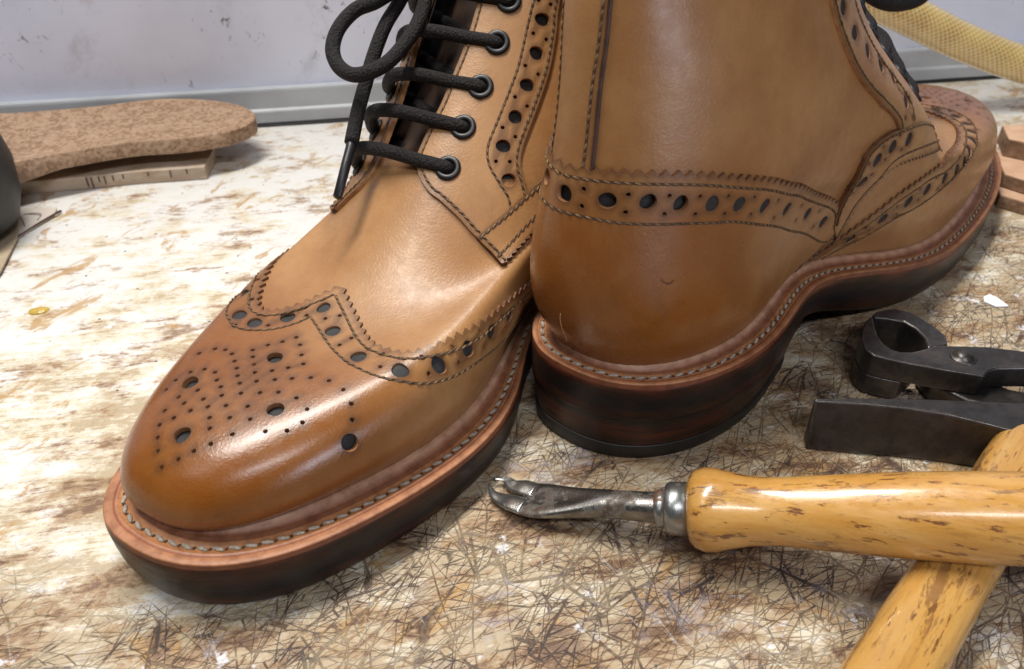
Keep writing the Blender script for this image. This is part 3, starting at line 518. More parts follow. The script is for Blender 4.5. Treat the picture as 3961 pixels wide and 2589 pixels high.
    if front:
        bigs = [q for q in bigs if q[0] < -.115 or q[0] > .235] + [np.array(q) for q in F_WING[0] if abs(q[0]) > .004]; sms = [q for q in sms if q[0] < -.10 or q[0] > .23] + [np.array(q) for q in F_WING[1]]
    else:
        bigs = [q for q in bigs if q[0] < .165 or q[0] > .275] + [np.array(q) for q in B_WING[0]]; sms = [q for q in sms if q[0] < .165] + [np.array(q) for q in B_WING[1]]
    bigs.append(np.array([0.0012, .4635])); bigs += [np.array(p) for p in MED_BIG]
    sms = [q for q in sms if min(np.linalg.norm(Lt.pos(q) - Lt.pos(b)) for b in bigs) > bigR + .12]
    med_s = [np.array(p) for p in MED_SMALL]
    wing = panel('wing_tip', Lt, outer, holes(bigs, sms + med_s), .22, .17, lm, root, tone_fn('wing'), grid=.22, disc=.112 if front else .15, disc_if=lambda c: min(np.hypot(c[0] - q[0], c[1] - q[1]) for q in MED_BIG) > .012)
    rows = []
    for side, E in ((1, med), (-1, lat)):
        W0 = Lt.resample(E['wing'], .1)[2:]; rows += [(Lt.offset(W0, .24, (side * .1, .15))[1:], 0), (Lt.resample(E['wrow'], .1), 0)]
    stitches('stitching', Lt, rows, .22, wing)
    # ---- quarters, facings, quarter bands on both sides
    for side, E in ((1, med), (-1, lat)):
        fold = lambda C: C
        sg = side
        rowB_out = Lt.offset(Lt.resample(E['rowB'], .1), .14, (sg * .3, .75))     # away from the gap
        # quarter
        hb = sg * .5
        ct_ = Lt.offset(Lt.resample([(p[0] if sg > 0 else -p[0], p[1]) for p in CT], .3), .32, (sg * .40, .1))[::-1]      # tucked under the counter
        rb_ = Lt.resample(E['rowB'], .3); bt_ = Lt.offset(Lt.resample(E['btop'], .3), .16, (sg * .2, .2))
        path = [(x, y) for x, y in rb_] + [(x, y) for x, y in bt_ if abs(x) > abs(rb_[-1][0]) + .012 and y > ct_[0][1] + .02]
        path += [(x, y) for x, y in ct_] + [(hb, ct_[-1][1]), (hb, 1)]
        q = Lt.resample(path, .22, smooth=False); q = q[:-1]
        quarter = panel('quarter', Lt, q, [], .12, .09, lm, root, tone_fn('quarter'), grid=.28)
        # facing with the eyelets
        g_ = Lt.resample(E['gap'], .13); g_ = np.vstack([[E['gap'][0]], g_])
        rb = rowB_out
        bt = Lt.resample(E['btop'], .13); bt = Lt.offset(bt, .15, (sg * .2, .2))
        # bottom of the facing: follow the band top (tucked 1.5 mm under it) from the gap edge to row B
        d = [np.linalg.norm(Lt.pos(p) - Lt.pos(rb[-1])) for p in bt]; j = int(np.argmin(d))
        fo = np.vstack([g_[:-1], bt[:j + 1], rb[::-1]])
        mid = band_mid(E['rowA'][1:], E['rowB'][1:]); mid = mid[np.r_[True, np.linalg.norm(np.diff(mid, axis=0), axis=1) > 1e-4]]
        b, s_ = brogue(mid, 0, .3, 1.12, sm_off=.20)
        b = [p for p in b if p[1] > .592]; s_ = [p for p in s_ if p[1] > .588]
        if sg > 0:
            vis = F_FACING if front else B_FACING; vm = max(q[1] for q in vis[0]) + .02
            b = [p for p in b if p[1] > vm] + [np.array(q) for q in vis[0]]; s_ = [p for p in s_ if p[1] > vm] + [np.array(q) for q in vis[1]]
        eyes = [Lt.circle(p, .27, 22) for p in E['eye']]
        facing = panel('facing', Lt, fo, holes(b, s_) + eyes, .27, .17, lmf, root, tone_fn('facing'), grid=.22, disc=None if front else .205, disc_if=lambda c: c[0] * sg > .17)
        gsel = Lt.offset(Lt.resample(E['gap'][1:], .1), .17, (sg * .3, .72))
        stitches('stitching', Lt, [(gsel, 0), (Lt.resample(E['rowA'], .1), 0), (Lt.resample(E['rowB'], .1), 0)], .27, facing)
        # eyelets
        for p in E['eye']:
            c = Lt.pos(p, .30)[0]; N_ = Lt.nor(p)[0]; e1 = np.cross(N_, [.2, .4, .9]); e1 /= np.linalg.norm(e1); e2 = np.cross(N_, e1)
            mb = MB(); V = []; na, nb_ = 28, 10
            for i in range(na):
                a = 2 * PI * i / na; rd = e1 * math.cos(a) + e2 * math.sin(a)
                for k in range(nb_): bb = 2 * PI * k / nb_; V.append(c + rd * (.335 + .105 * math.cos(bb)) + N_ * .075 * math.sin(bb))
            mb.add(V, [(i * nb_ + k, ((i + 1) % na) * nb_ + k, ((i + 1) % na) * nb_ + (k + 1) % nb_, i * nb_ + (k + 1) % nb_) for i in range(na) for k in range(nb_)])
            finish(mb, 'eyelet', M['eyelet'], facing, Lt)
        # quarter band: pinked lower edge
        pk = Lt.pink(E['blow'], (sg * .12, .2), pitch=.27, h=.12)
        bt0 = Lt.resample(E['btop'], .12); g2 = Lt.resample(E['gap2'], .12)
        bo = np.vstack([bt0[::-1], g2[1:-1], pk])
        up_ = (sg * .36, .62); inner = Lt.offset(Lt.resample(E['blow'], .1), .62, up_); lowrow = Lt.offset(Lt.resample(E['blow'], .1), .20, up_)
        bm = band_mid(bt0[8:], inner); bm = bm[np.r_[True, np.linalg.norm(np.diff(bm, axis=0), axis=1) > 1e-4]]
        bm = bm[np.abs(bm[:, 0]) > .195]
        b, s_ = brogue(bm, 0, .3, .98, sm_off=.30)
        b = [p for p in b if p[1] > .20 and abs(p[0]) < .283]
        s_ = [p for p in s_ if p[1] > .25 and abs(p[0]) < .279]
        if sg > 0 and not front: b = [np.array(q) for q in B_BAND[0] if q[1] > .2]; s_ = [np.array(q) for q in B_BAND[1] if q[1] > .3]
        band = panel('quarter_band', Lt, bo, holes(b, s_), .31, .19, lm, root, tone_fn('band'), grid=.20, disc=.115 if front else .235)
        stitches('stitching', Lt, [(Lt.offset(bt0, .11, (sg * .12, .2)), 0), (Lt.offset(Lt.resample(E['blow'], .1), .25, up_), 0), (Lt.offset(g2, .16, (sg * .36, .62)), 0)], .31, band)
    # ---- heel counter, wraps the heel
    CL = np.array(CT); CL[:, 0] = 1 - CL[:, 0]
    pkm = Lt.pink(CT, (.40, .9), pitch=.36, h=.17); pkl = Lt.pink(CL, (.60, .9), pitch=.36, h=.17)
    sm_ = Lt.resample(CSEAM, .12); sl = sm_.copy(); sl[:, 0] = 1 - sl[:, 0]
    feather = np.stack([np.linspace(sm_[-1, 0], sl[-1, 0], 300), np.zeros(300)], 1)
    outer = np.vstack([pkm[:-1], sm_[:-1], feather, sl[:-1][::-1], pkl[1:-1][::-1]])
    bigs, sms = [], []
    for CC, CW in ((CT, CLOW), (CL, [(1 - x, y) for x, y in CLOW])):
        bm = band_mid(Lt.resample(CC, .1), CW); bm = bm[np.r_[True, np.linalg.norm(np.diff(bm, axis=0), axis=1) > 1e-4]]
        a0 = .45 if CC is CT else 1.0
        b, s_ = brogue(bm, 0, .62, 1.16, sm_off=.30); bigs += [p for p in b if p[1] > .27]; sms += [p for p in s_ if p[1] > .30]
    if not front:
        bigs = [q for q in bigs if q[0] > .515] + [np.array(q) for q in B_COUNTER[0]]; sms = [q for q in sms if q[0] > .505] + [np.array(q) for q in B_COUNTER[1]]
    counter = panel('heel_counter', Lt, outer, holes(bigs, sms), .25, .15, lm, root, tone_fn('counter'), grid=.24, disc=.178, disc_if=lambda c: abs(c[0] - .5) > .095)
    rows = []
    for CC, CW, sgn in ((CT, CLOW, 1), (CL, [(1 - x, y) for x, y in CLOW], -1)):
        C_ = Lt.resample(CC, .1); dn = (.5 - sgn * .1, .1); C2 = Lt.resample(CW, .1)
        rows += [(Lt.offset(C_, .20, dn), 0), (C2, 0)]
        rows.append((Lt.offset(Lt.resample(CSEAM if sgn > 0 else [(1 - x, y) for x, y in CSEAM], .1), .14, (.5, .08)), 0))
    stitches('stitching', Lt, rows, .25, counter)
    if not front:              # a pale scratch and a small nick in the polish of the heel
        for nm_, pts_, r_, m_ in (('scratch', SCRATCH, .022, M['scratch']), ('nick', NICK, .026, M['edge'])):
            mb = MB(); R_ = Lt.resample(pts_, .06); tube(mb, Lt.pos(R_, .248) + (rng.rand(len(R_), 3) - .5) * .02, r_, 6); finish(mb, nm_, m_, counter, Lt)
    # ---- back stay
    bs = [(.4790, .46), (.4785, .54), (.4765, .62), (.472, .70), (.470, .80), (.469, 1)]
    bm_ = Lt.resample(bs, .15); bl_ = bm_.copy(); bl_[:, 0] = 1 - bl_[:, 0] + .012
    stay = panel('back_stay', Lt, np.vstack([bm_, bl_[::-1]]), [], .19, .09, lm, root, tone_fn('stay'), grid=.2)
    ii = bm_.copy(); ii[:, 0] += .006; jj = bl_.copy(); jj[:, 0] -= .006; i3 = bm_.copy(); i3[:, 0] += .0035
    stitches('stitching', Lt, [(ii, 0), (jj, 0)], .19, stay)
    mb = MB(); R_ = Lt.resample(np.stack([bm_[:, 0] - .0008, bm_[:, 1]], 1), .2); tube(mb, Lt.pos(R_, .15), .062, 8); finish(mb, 'edge_piping', M['piping'], stay, Lt)

    # ---- welt, outsole, heel
    NU = Lt.NU; idx = np.arange(0, NU, 2); Fp = Lt.F[idx]; Wp = Lt.W[idx]; n = len(idx)
    zw = Wp[:, 2]; prof = [(-.45, .02, 0), (-.06, .10, 0), (.12, .20, 0), (.32, .19, 0), (.37, .06, 1), (.44, .02, 1), (.49, .055, 1), (.53, .02, 1), (.565, .045, 2), (.59, -.01, 2), (.745, -.01, 2), (.765, .045, 3), (.80, .05, 3), (.83, .01, 4), (.86, .045, 3), (.975, .04, 3), (.998, .025, 3), (1.003, -.01, 5), (1.003, -.17, 5)]
    bands = [(.50, .29, .185), (.30, .125, .065), (.46, .20, .078), (.39, .17, .078), (.22, .045, .012), (.20, .065, .028)]
    mb = MB(); V = []; Cc = []
    jit = rng.rand(n) * .03
    for a, dz, b in prof:
        Q = Fp + (Wp - Fp) * a; Q[:, 2] = zw + dz + (jit * (1 if b == 0 else .2)); V.append(Q); Cc += [(*bands[b], 1)] * n
    K = len(prof); mb.add(np.vstack(V), [(k * n + i, (k + 1) * n + i, (k + 1) * n + (i + 1) % n, k * n + (i + 1) % n) for k in range(K - 1) for i in range(n)], 0, Cc)
    welt = finish(mb, 'welt', M['welt'], root, Lt)
    # welt stitches
    mb = MB(); Q = Fp + (Wp - Fp) * .668; Q[:, 2] = zw - .005; Qc = np.vstack([Q, Q[:1]]); d = np.r_[0, np.cumsum(np.linalg.norm(np.diff(Qc, axis=0), axis=1))]
    ns = int(d[-1] / .42); t = np.arange(ns) / ns * d[-1]; P = np.stack([np.interp(t, d, Qc[:, k]) for k in range(3)], 1); T = np.roll(P, -1, 0) - np.roll(P, 1, 0)
    for k in range(ns): stitch_at(mb, P[k] + np.array([0, 0, .012]), T[k], np.array([0, 0, 1.]), .37, .145, .13, 0, .30 * -1); stitch_at(mb, P[k] + T[k] / np.linalg.norm(T[k]) * .21, T[k], np.array([0, 0, 1.]), .10, .12, .05, 1, 0)
    finish(mb, 'welt_stitching', [M['welt_thread'], M['groove']], welt, Lt)
    # outsole
    zb_f = np.clip(.42 * D['sp'] * np.clip((Wp[:, 0] - 22) / 8, 0, 2) ** 2, 0, .5)
    s = np.clip((17.0 - Wp[:, 0]) / 8.5, 0, 1); s = s * s * (3 - 2 * s); zb = zb_f + (zw - 1.55) * s * (zw > 1.6)
    zb = np.maximum(zb, zb_f)
    rings = [(1.0, 0, (.12, .040, .018)), (1.02, .05, (.050, .018, .010)), (1.015, .16, (.024, .010, .007)), (1.0, .38, (.010, .0085, .010)), (.975, .60, (.009, .009, .012)), (.945, .75, (.034, .014, .009)), (.90, .90, (.036, .016, .010)), (.84, .98, (.012, .009, .008)), (.76, 1.0, (.02, .018, .018)), (0.4, 1.0, (.02, .018, .018)), (-1.5, 1.0, (.02, .018, .018))]
    V = []; Cc = []; zt0 = zw - .17; hs = (Wp[:, 0] < 8.3).astype(float)[:, None]
    for a, h, c in rings:
        aa = a * (1 - hs) + (max(a, .985) if a > .8 else a) * hs; Q = Fp + (Wp - Fp) * aa
        Q[:, 2] = zt0 * (1 - h) + zb * h; V.append(Q); Cc += [(*c, 1)] * n
    mb = MB(); K = len(rings); mb.add(np.vstack(V), [(k * n + i, (k + 1) * n + i, (k + 1) * n + (i + 1) % n, k * n + (i + 1) % n) for k in range(K - 1) for i in range(n)] + [tuple((K - 1) * n + i for i in range(n))[::-1]], 0, Cc)
    finish(mb, 'outsole', M['sole_edge'], root, Lt)
    # heel: stacked leather block with a rubber lift
    sel = [i for i in range(n) if Wp[i, 0] < 7.9]; sel = sorted(sel); Pl = Fp[sel] + (Wp[sel] - Fp[sel]) * .97
    a, b = Pl[-1], Pl[0]; br = [a + (b - a) * t - np.array([1.0 * math.sin(PI * t), 0, 0]) for t in np.linspace(0, 1, 14)[1:-1]]
    base = np.vstack([Pl, br]); ztop = np.r_[zb[sel] + .02, np.full(len(br), zb[sel].max() - .0)]; nb_ = len(base); cx = np.array([3.6, 0, 0])
    def ring(h, k): 
        Q = base.copy(); Q[:, :2] = cx[:2] + (Q[:, :2] - cx[:2]) * k; Q[:, 2] = ztop * (1 - h) + .62 * h; return Q
    hr = [(0, 1.0, (.012, .009, .009)), (.12, .995, (.018, .009, .007)), (.30, .985, (.048, .014, .008)), (.45, .978, (.034, .011, .007)), (.60, .972, (.062, .019, .009)), (.78, .966, (.036, .013, .008)), (.92, .962, (.045, .016, .009)), (1.0, .960, (.014, .008, .006))]
    mb = MB(); V = np.vstack([ring(h, k) for h, k, c in hr]); Cc = [(*c, 1) for h, k, c in hr for _ in range(nb_)]
    mb.add(V, [(k * nb_ + i, (k + 1) * nb_ + i, (k + 1) * nb_ + (i + 1) % nb_, k * nb_ + (i + 1) % nb_) for k in range(len(hr) - 1) for i in range(nb_)], 0, Cc)
    heel = finish(mb, 'heel', M['sole_edge'], root, Lt)
    mb = MB(); hl = [(.965, .62), (.968, .58), (.962, .10), (.945, .0)]; V = []
    for k, z in hl:
        Q = base.copy(); Q[:, :2] = cx[:2] + (Q[:, :2] - cx[:2]) * k; Q[:, 2] = z; V.append(Q)
    mb.add(np.vstack(V), [(k * nb_ + i, (k + 1) * nb_ + i, (k + 1) * nb_ + (i + 1) % nb_, k * nb_ + (i + 1) % nb_) for k in range(3) for i in range(nb_)] + [tuple(3 * nb_ + i for i in range(nb_))[::-1], tuple(range(nb_))])
    finish(mb, 'heel_lift', M['rubber'], heel, Lt)
    # ---- laces: a rung between each pair of eyelets, and the loose loops
    mb = MB(); rl = .235
    for k, (a, b) in enumerate(zip(lat['eye'], med['eye'])):
        pa, na_ = Lt.pos(a)[0], Lt.nor(a)[0]; pb, nb2 = Lt.pos(b)[0], Lt.nor(b)[0]; ch = pb - pa; L_ = np.linalg.norm(ch); up = (na_ + nb2); up /= np.linalg.norm(up)
        dn = Lt.pos(((a[0] + b[0]) / 2, a[1] * .5 + b[1] * .5))[0]
        h = .95 + .12 * math.sin(k * 2.1)
        pts = [pa - na_ * .5 + ch / L_ * .1, pa + na_ * .15, pa + na_ * .62 + ch * .06, pa + up * (h + .38) + ch * .22, (pa + pb) / 2 + up * (h + .32), pb + up * (h * .74) - ch * .22, pb + nb2 * .42 - ch * .07, pb + nb2 * .12, pb - nb2 * .5 - ch / L_ * .05]
        tube(mb, spline(pts, 7), rl, 12)
        if k < len(lat['eye']) - 1:      # the hidden run beneath
            c2 = lat['eye'][k + 1]; pc = Lt.pos(c2)[0] - Lt.nor(c2)[0] * .35; p0 = pb - nb2 * .35
            tube(mb, spline([p0, (p0 * 2 + pc) / 3 - up * .10, (p0 + pc * 2) / 3 - up * .10, pc], 6), rl, 10)
    o = finish(mb, 'lace', M['lace'], root, Lt)
    wm2l = lambda P: world_to_boot(P, D)
    if front:
        mb = MB()
        lp = [(-2.3, 30.6, 14.2), (-2.85, 30.1, 13.0), (-2.96, 29.56, 12.22), (-3.21, 28.74, 11.62), (-3.6, 27.94, 11.2), (-4.1, 27.18, 10.85), (-4.72, 26.78, 10.65), (-5.26, 26.75, 10.61), (-5.74, 27.14, 10.8), (-5.94, 27.67, 11.18), (-5.77, 28.27, 11.65), (-5.25, 28.84, 12.08), (-4.5, 29.25, 12.3), (-3.4, 30.1, 12.9), (-2.4, 30.9, 14.0)]
        tube(mb, spline(wm2l(lp), 8), .25, 12)
        en = [(-2.6, 30.9, 14.2), (-3.3, 30.5, 13.2), (-3.82, 29.86, 12.19), (-4.33, 29.04, 11.52), (-4.69, 28.24, 10.77), (-4.92, 27.45, 10.1), (-5.14, 26.63, 9.41), (-5.29, 25.66, 8.7)]
        tube(mb, spline(wm2l(en), 8), .24, 12)
        lo = finish(mb, 'lace_bow', M['lace'], root, Lt)
        mb = MB(); tube(mb, wm2l([(-5.26, 25.80, 8.82), (-5.31, 25.5, 8.58), (-5.38, 25.1, 8.35), (-5.62, 24.05, 7.55), (-5.63, 24.02, 7.53)]), [.20, .17, .165, .15, .10], 12)
        finish(mb, 'lace_tip', M['eyelet'], lo, Lt)
    else:
        mb = MB(); bp_ = [(11.6, 33.9, 13.4), (12.6, 34.5, 12.3), (13.73, 34.88, 11.5), (14.29, 35.15, 11.03), (15.21, 35.43, 10.57), (16.15, 35.9, 10.36), (17.11, 36.52, 10.37), (17.91, 37.3, 10.57), (18.72, 38.27, 11.05), (18.2, 37.9, 12.6), (15.5, 36.3, 13.6), (12.2, 34.4, 14.0)]
        tube(mb, spline(wm2l(bp_), 8), .26, 12); finish(mb, 'lace_bow', M['lace'], root, Lt)
    return root
def world_to_boot(P, D):
    P = np.array(P, float); a = math.radians(D['yaw']); d = P - [D['org'][0], D['org'][1], 0]
    return np.stack([d[:, 0] * math.cos(a) + d[:, 1] * math.sin(a), (-d[:, 0] * math.sin(a) + d[:, 1] * math.cos(a)) * D['m'], d[:, 2]], 1)

# ---------------------------------------------------------------- setting: bench top and back panel
def bench_mat():
    t = NT('worn_bench_top'); c0 = t.coord()
    # a slight wander so that nothing is ruler straight
    wn = t.n('ShaderNodeTexNoise'); t.l(c0, wn.inputs['Vector']); wn.inputs['Scale'].default_value = .28; wn.inputs['Detail'].default_value = 2
    sc_ = t.n('ShaderNodeVectorMath', operation='SCALE'); t.l(wn.outputs['Color'], sc_.inputs[0]); sc_.inputs['Scale'].default_value = .45
    ad = t.n('ShaderNodeVectorMath', operation='ADD'); t.l(c0, ad.inputs[0]); t.l(sc_.outputs[0], ad.inputs[1]); cw = ad.outputs[0]
    def crd(scale, rot=0, loc=(0, 0, 0)):
        a = t.n('ShaderNodeMapping'); a.inputs['Rotation'].default_value = (0, 0, math.radians(rot)); t.l(cw, a.inputs[0])
        b = t.n('ShaderNodeMapping'); b.inputs['Scale'].default_value = scale; b.inputs['Location'].default_value = loc; t.l(a.outputs[0], b.inputs[0]); return b.outputs[0]
    sep = t.n('ShaderNodeSeparateXYZ'); t.l(c0, sep.inputs[0]); x, y = sep.outputs[0], sep.outputs[1]
    big = t.noise(c0, .085, 3, .55)
    wear = t.math('ADD', t.math('MULTIPLY', x, .016), t.math('MULTIPLY', y, -.031))
    wear = t.math('ADD', wear, t.math('ADD', t.math('MULTIPLY', big, .75), 1.0))
    G = -10
    grain = t.noise(crd((.28, 5.2, 1), G), 1.5, 5, .70)
    rough_n = t.noise(crd((1, 1.25, 1), G, (3, 3, 0)), 1.9, 7, .78)
    patch = t.noise(crd((.6, 1.0, 1), G, (1, 2, 0)), .55, 6, .70)
    mid = t.math('ADD', t.math('MULTIPLY', patch, .50), t.math('ADD', t.math('MULTIPLY', grain, .25), t.math('MULTIPLY', rough_n, .25)))
    white, cream, tan = (.67, .66, .635), (.62, .555, .43), (.38, .28, .165)
    wv = t.ramp(wear, -.05, 1.0, .055, -.060)
    col = t.mix(t.ramp(t.math('ADD', mid, wv), .492, .548), cream, white)
    col = t.mix(t.math('MULTIPLY', t.ramp(t.math('ADD', mid, wv), .492, .448), .78), col, tan)
    # rust brown stains, broken up by the grain
    st = t.math('ADD', t.math('MULTIPLY', t.noise(crd((.5, 1.05, 1), G, (9, 3, 0)), .60, 6, .72), .60), t.math('ADD', t.math('MULTIPLY', grain, .17), t.math('MULTIPLY', rough_n, .21)))
    wv2 = t.ramp(wear, 0, .9, -.012, .030)
    s1 = t.ramp(t.math('ADD', st, wv2), .500, .562)
    col = t.mix(t.math('MULTIPLY', s1, .80), col, (.33, .20, .10))
    s2 = t.ramp(t.math('ADD', st, wv2), .540, .605); col = t.mix(t.math('MULTIPLY', s2, .85), col, (.135, .068, .034))
    dr = t.noise(crd((1.1, .55, 1), 30, (2, 7, 0)), .62, 6, .70, .9)
    col = t.mix(t.ramp(dr, .575, .64, 0, .80), col, (.42, .25, .095))
    fr = t.ramp(wear, .45, .95)
    dens = t.ramp(t.math('ADD', t.math('MULTIPLY', wear, .9), t.math('MULTIPLY', t.math('SUBTRACT', t.noise(c0, .16, 3, .6), .5), .7)), .30, 1.0)
    gm = t.math('ADD', t.math('MULTIPLY', t.noise(crd((1, 1, 1), 0, (3, 11, 0)), .36, 6, .72), .72), t.math('MULTIPLY', rough_n, .28))
    grime = t.math('MULTIPLY', t.ramp(gm, .50, .60), t.ramp(dens, .05, .75))
    col = t.mix(t.math('MULTIPLY', grime, .62), col, (.17, .115, .085))
    segs = [t.noise(t.coord((.34, .75, 1), r_, (k_, 5, 0)), 1.0, 3, .65) for r_, k_ in ((-20, 2), (-60, 11), (25, 19))]
    clus = t.math('ADD', t.math('MULTIPLY', dens, .20), t.math('MULTIPLY', t.noise(t.coord((1, 1, 1), 0, (5, 9, 0)), .30, 5, .72), .62))
    cuts = None; ragged = t.math('MULTIPLY', t.math('SUBTRACT', rough_n, .5), .018)
    for i, (ang, w, ln, wd) in enumerate([(20, .0085, .22, .74), (38, .012, .28, 1.15), (55, .014, .19, .70), (72, .012, .28, 1.25), (88, .009, .20, .85), (-10, .009, .22, 1.0), (-35, .009, .25, .9), (47, .022, .60, 2.7), (12, .022, .60, 2.9)]):
        f = t.voro(crd((ln, wd, .2), -ang, (i * 7.3, i * 3.1, 0)), 1.0, 'DISTANCE_TO_EDGE')
        line = t.math('SUBTRACT', 1.0, t.math('DIVIDE', t.math('ADD', f, ragged), w), clamp=True)
        line = t.math('MULTIPLY', line, t.ramp(t.math('ADD', segs[i % 3], clus), .80, 1.0))
        cuts = line if cuts is None else t.math('MAXIMUM', cuts, line)
    cuts = t.math('MULTIPLY', cuts, t.ramp(dens, .05, .85, .10, 1.0))
    cuts = t.math('MULTIPLY', t.math('MULTIPLY', cuts, t.ramp(rough_n, .28, .56)), 2.2, clamp=True)
    col = t.mix(t.math('MULTIPLY', cuts, t.ramp(gm, .40, .57, .34, .98)), col, t.mix(t.ramp(patch, .4, .6), (.034, .024, .027), (.085, .046, .028)))
    # cement and polish smears
    gs = t.noise(crd((1, .8, 1), 70, (1, 5, 0)), .50, 6, .74, .5)
    col = t.mix(t.math('MULTIPLY', t.ramp(gs, .56, .68), t.math('MULTIPLY', fr, .62)), col, (.36, .335, .375))
    wh = t.math('ADD', t.math('MULTIPLY', t.noise(crd((1, 1, 1), 0, (7, 7, 0)), .8, 4, .7), .65), t.math('MULTIPLY', rough_n, .35))
    col = t.mix(t.ramp(wh, .590, .65, 0, .70), col, (.84, .845, .89))
    spk = t.voro(c0, 1.15, 'F1'); sp = t.math('MULTIPLY', t.ramp(spk, .045, .085, 1, 0), t.ramp(big, .46, .50)); col = t.mix(sp, col, (.06, .055, .055))
    wc = t.noise(crd((.06, 1.3, 1), -125, (4, 2, 0)), 1.0, 2, .5, .15); wl = t.math('SUBTRACT', 1.0, t.math('DIVIDE', t.math('ABSOLUTE', t.math('SUBTRACT', wc, .5)), .004), clamp=True)
    col = t.mix(t.math('MULTIPLY', wl, t.math('MULTIPLY', fr, .28)), col, (.80, .79, .78))
    hb = t.math('SUBTRACT', t.math('ADD', t.math('MULTIPLY', rough_n, .5), t.math('MULTIPLY', grain, .6)), t.math('MULTIPLY', cuts, 1.2))
    n = t.bump(hb, .60, .06)
    return t.set(col=col, rough=t.ramp(rough_n, .3, .7, .34, .60), normal=n, spec=.4)
M['bench'] = bench_mat()
mb = MB()
wd = math.radians(9.91); wx, wy = math.cos(wd), math.sin(wd)
def wp(a, d): return (-8.8 + a * wx - d * wy, 49.0 + a * wy + d * wx)      # along and beyond the panel's foot line
prism(mb, [wp(-120, 6), wp(140, 6), (130, -60), (-110, -60)], -3.0, 0.0)
tag(mb.build('workbench_top', M['bench'], smooth=False), kind='structure')

def panel_mat():
    t = NT('white_board'); c = t.coord()
    col = t.mix(t.ramp(t.noise(c, .10, 5, .6), .35, .70), (.76, .79, .93), (.66, .69, .82))
    sm = t.noise(t.coord((1, 1, .7), 0, (3, 3, 9)), .26, 7, .70, .3); col = t.mix(t.ramp(sm, .54, .70, 0, .40), col, (.38, .385, .42))
    pk = t.noise(t.coord((1, 1, .6), 0, (8, 3, 1)), .22, 4, .6); col = t.mix(t.ramp(pk, .64, .74, 0, .5), col, (.48, .36, .35))
    v = t.noise(t.coord((1.2, 1.2, .9), 0, (2, 9, 4)), 1.5, 6, .72, .8); v2 = t.noise(c, .16, 2, .5)
    col = t.mix(t.math('MULTIPLY', t.ramp(v, .605, .65), t.ramp(v2, .42, .60)), col, (.13, .125, .13))
    b = t.noise(t.coord((1.5, 1.5, .8), 0, (6, 1, 2)), 1.1, 4, .6, .5); col = t.mix(t.ramp(b, .705, .73, 0, .8), col, (.40, .25, .11))
    return t.set(col=col, rough=.42, normal=t.bump(t.noise(c, 1.2, 4, .6), .10, .05), spec=.5)
M['panel'] = panel_mat()
mb = MB(); prism(mb, [wp(-120, 1.0), wp(140, 1.0), wp(140, 2.6), wp(-120, 2.6)], .4, 60)
tag(mb.build('back_panel', M['panel'], smooth=False), 'scuffed bluish white upright board behind the boots, spotted with black and brown marks', 'panel')
M['alu'] = simple('dull_aluminium', (.44, .46, .49), (.35, .365, .39), .25, .42, .12, 4, .03, metal=.0, lo=.3, hi=.7)
tr = empty('trim_strip', (*wp(0, 0), 0), 9.91, 'dull grey metal trim strip along the foot of the white board', 'trim')
def trim_piece(name, prof, mat):
    mb = MB(); V = []; K = len(prof)
    for a in (-120, 140):
        V += [(a, d, z) for d, z in prof]
    mb.add(V, [(i, (i + 1) % K, K + (i + 1) % K, K + i) for i in range(K)] + [tuple(range(K)), tuple(range(K, 2 * K))[::-1]])
    return mb.build(name, mat, tr, smooth=False, bevel=.04)
trim_piece('strip', [(.20, .22), (.20, .95), (.36, 1.08), (.45, 2.1), (.50, 2.25), (.98, 2.25), (.98, .22)], M['alu'])
trim_piece('rubber_seal', [(.10, .02), (.10, .16), (.30, .20), (.95, .20), (.95, .02)], M['rubber'])

# ---------------------------------------------------------------- the boots
boot(FRONT, 'brogue_boot', 'front tan brogue boot with burnished toe at the lower left and a hanging lace', True)
boot(BACK, 'brogue_boot', 'tan brogue boot turned away, its burnished heel towards the viewer above the tack lifter', False)

# ---------------------------------------------------------------- tools
def wood_mat(name, a, b, stain, rot):
    t = NT(name); c = t.coord((.25, 2.2, 2.2), rot); n1 = t.noise(c, 1.2, 6, .6); n2 = t.noise(t.coord((.55, 3.2, 3.2), rot, (3, 1, 2)), 1.3, 7, .7)
    col = t.mix(t.ramp(n1, .35, .68), a, b)
    col = t.mix(t.ramp(t.noise(t.coord((.4, 7, 7), rot), 1.6, 4, .6), .56, .68, 0, .45), col, (.25, .13, .045))
    pt = t.noise(t.coord((.30, 1.5, 1.5), rot, (6, 2, 1)), .9, 7, .74, .4)
    col = t.mix(t.ramp(t.math('ADD', pt, t.math('MULTIPLY', t.noise(t.coord(loc=(2, 2, 2)), .25, 2, .5), .12)), .605, .645, 0, .75), col, (.185, .085, .032))
    col = t.mix(t.ramp(n2, .575, .63, 0, .9), col, stain)
    dk = t.noise(t.coord((.9, 1.6, 1.6), rot, (1, 8, 3)), .8, 5, .7, .6); col = t.mix(t.ramp(dk, .68, .71, 0, .9), col, (.13, .022, .010))
    rg = t.noise(t.coord((1, 2.5, 2.5), rot), 1.5, 6, .65)
    return t.set(col=col, rough=t.ramp(rg, .3, .75, .16, .42), normal=t.bump(t.math('ADD', rg, t.math('MULTIPLY', n2, .6)), .30, .035), coat=.5, coatr=.12)
M['beech'] = wood_mat('varnished_beech', (.50, .245, .052), (.58, .325, .095), (.13, .045, .018), 12)
M['haft'] = wood_mat('hammer_haft_wood', (.46, .235, .055), (.52, .30, .09), (.14, .06, .02), -48)
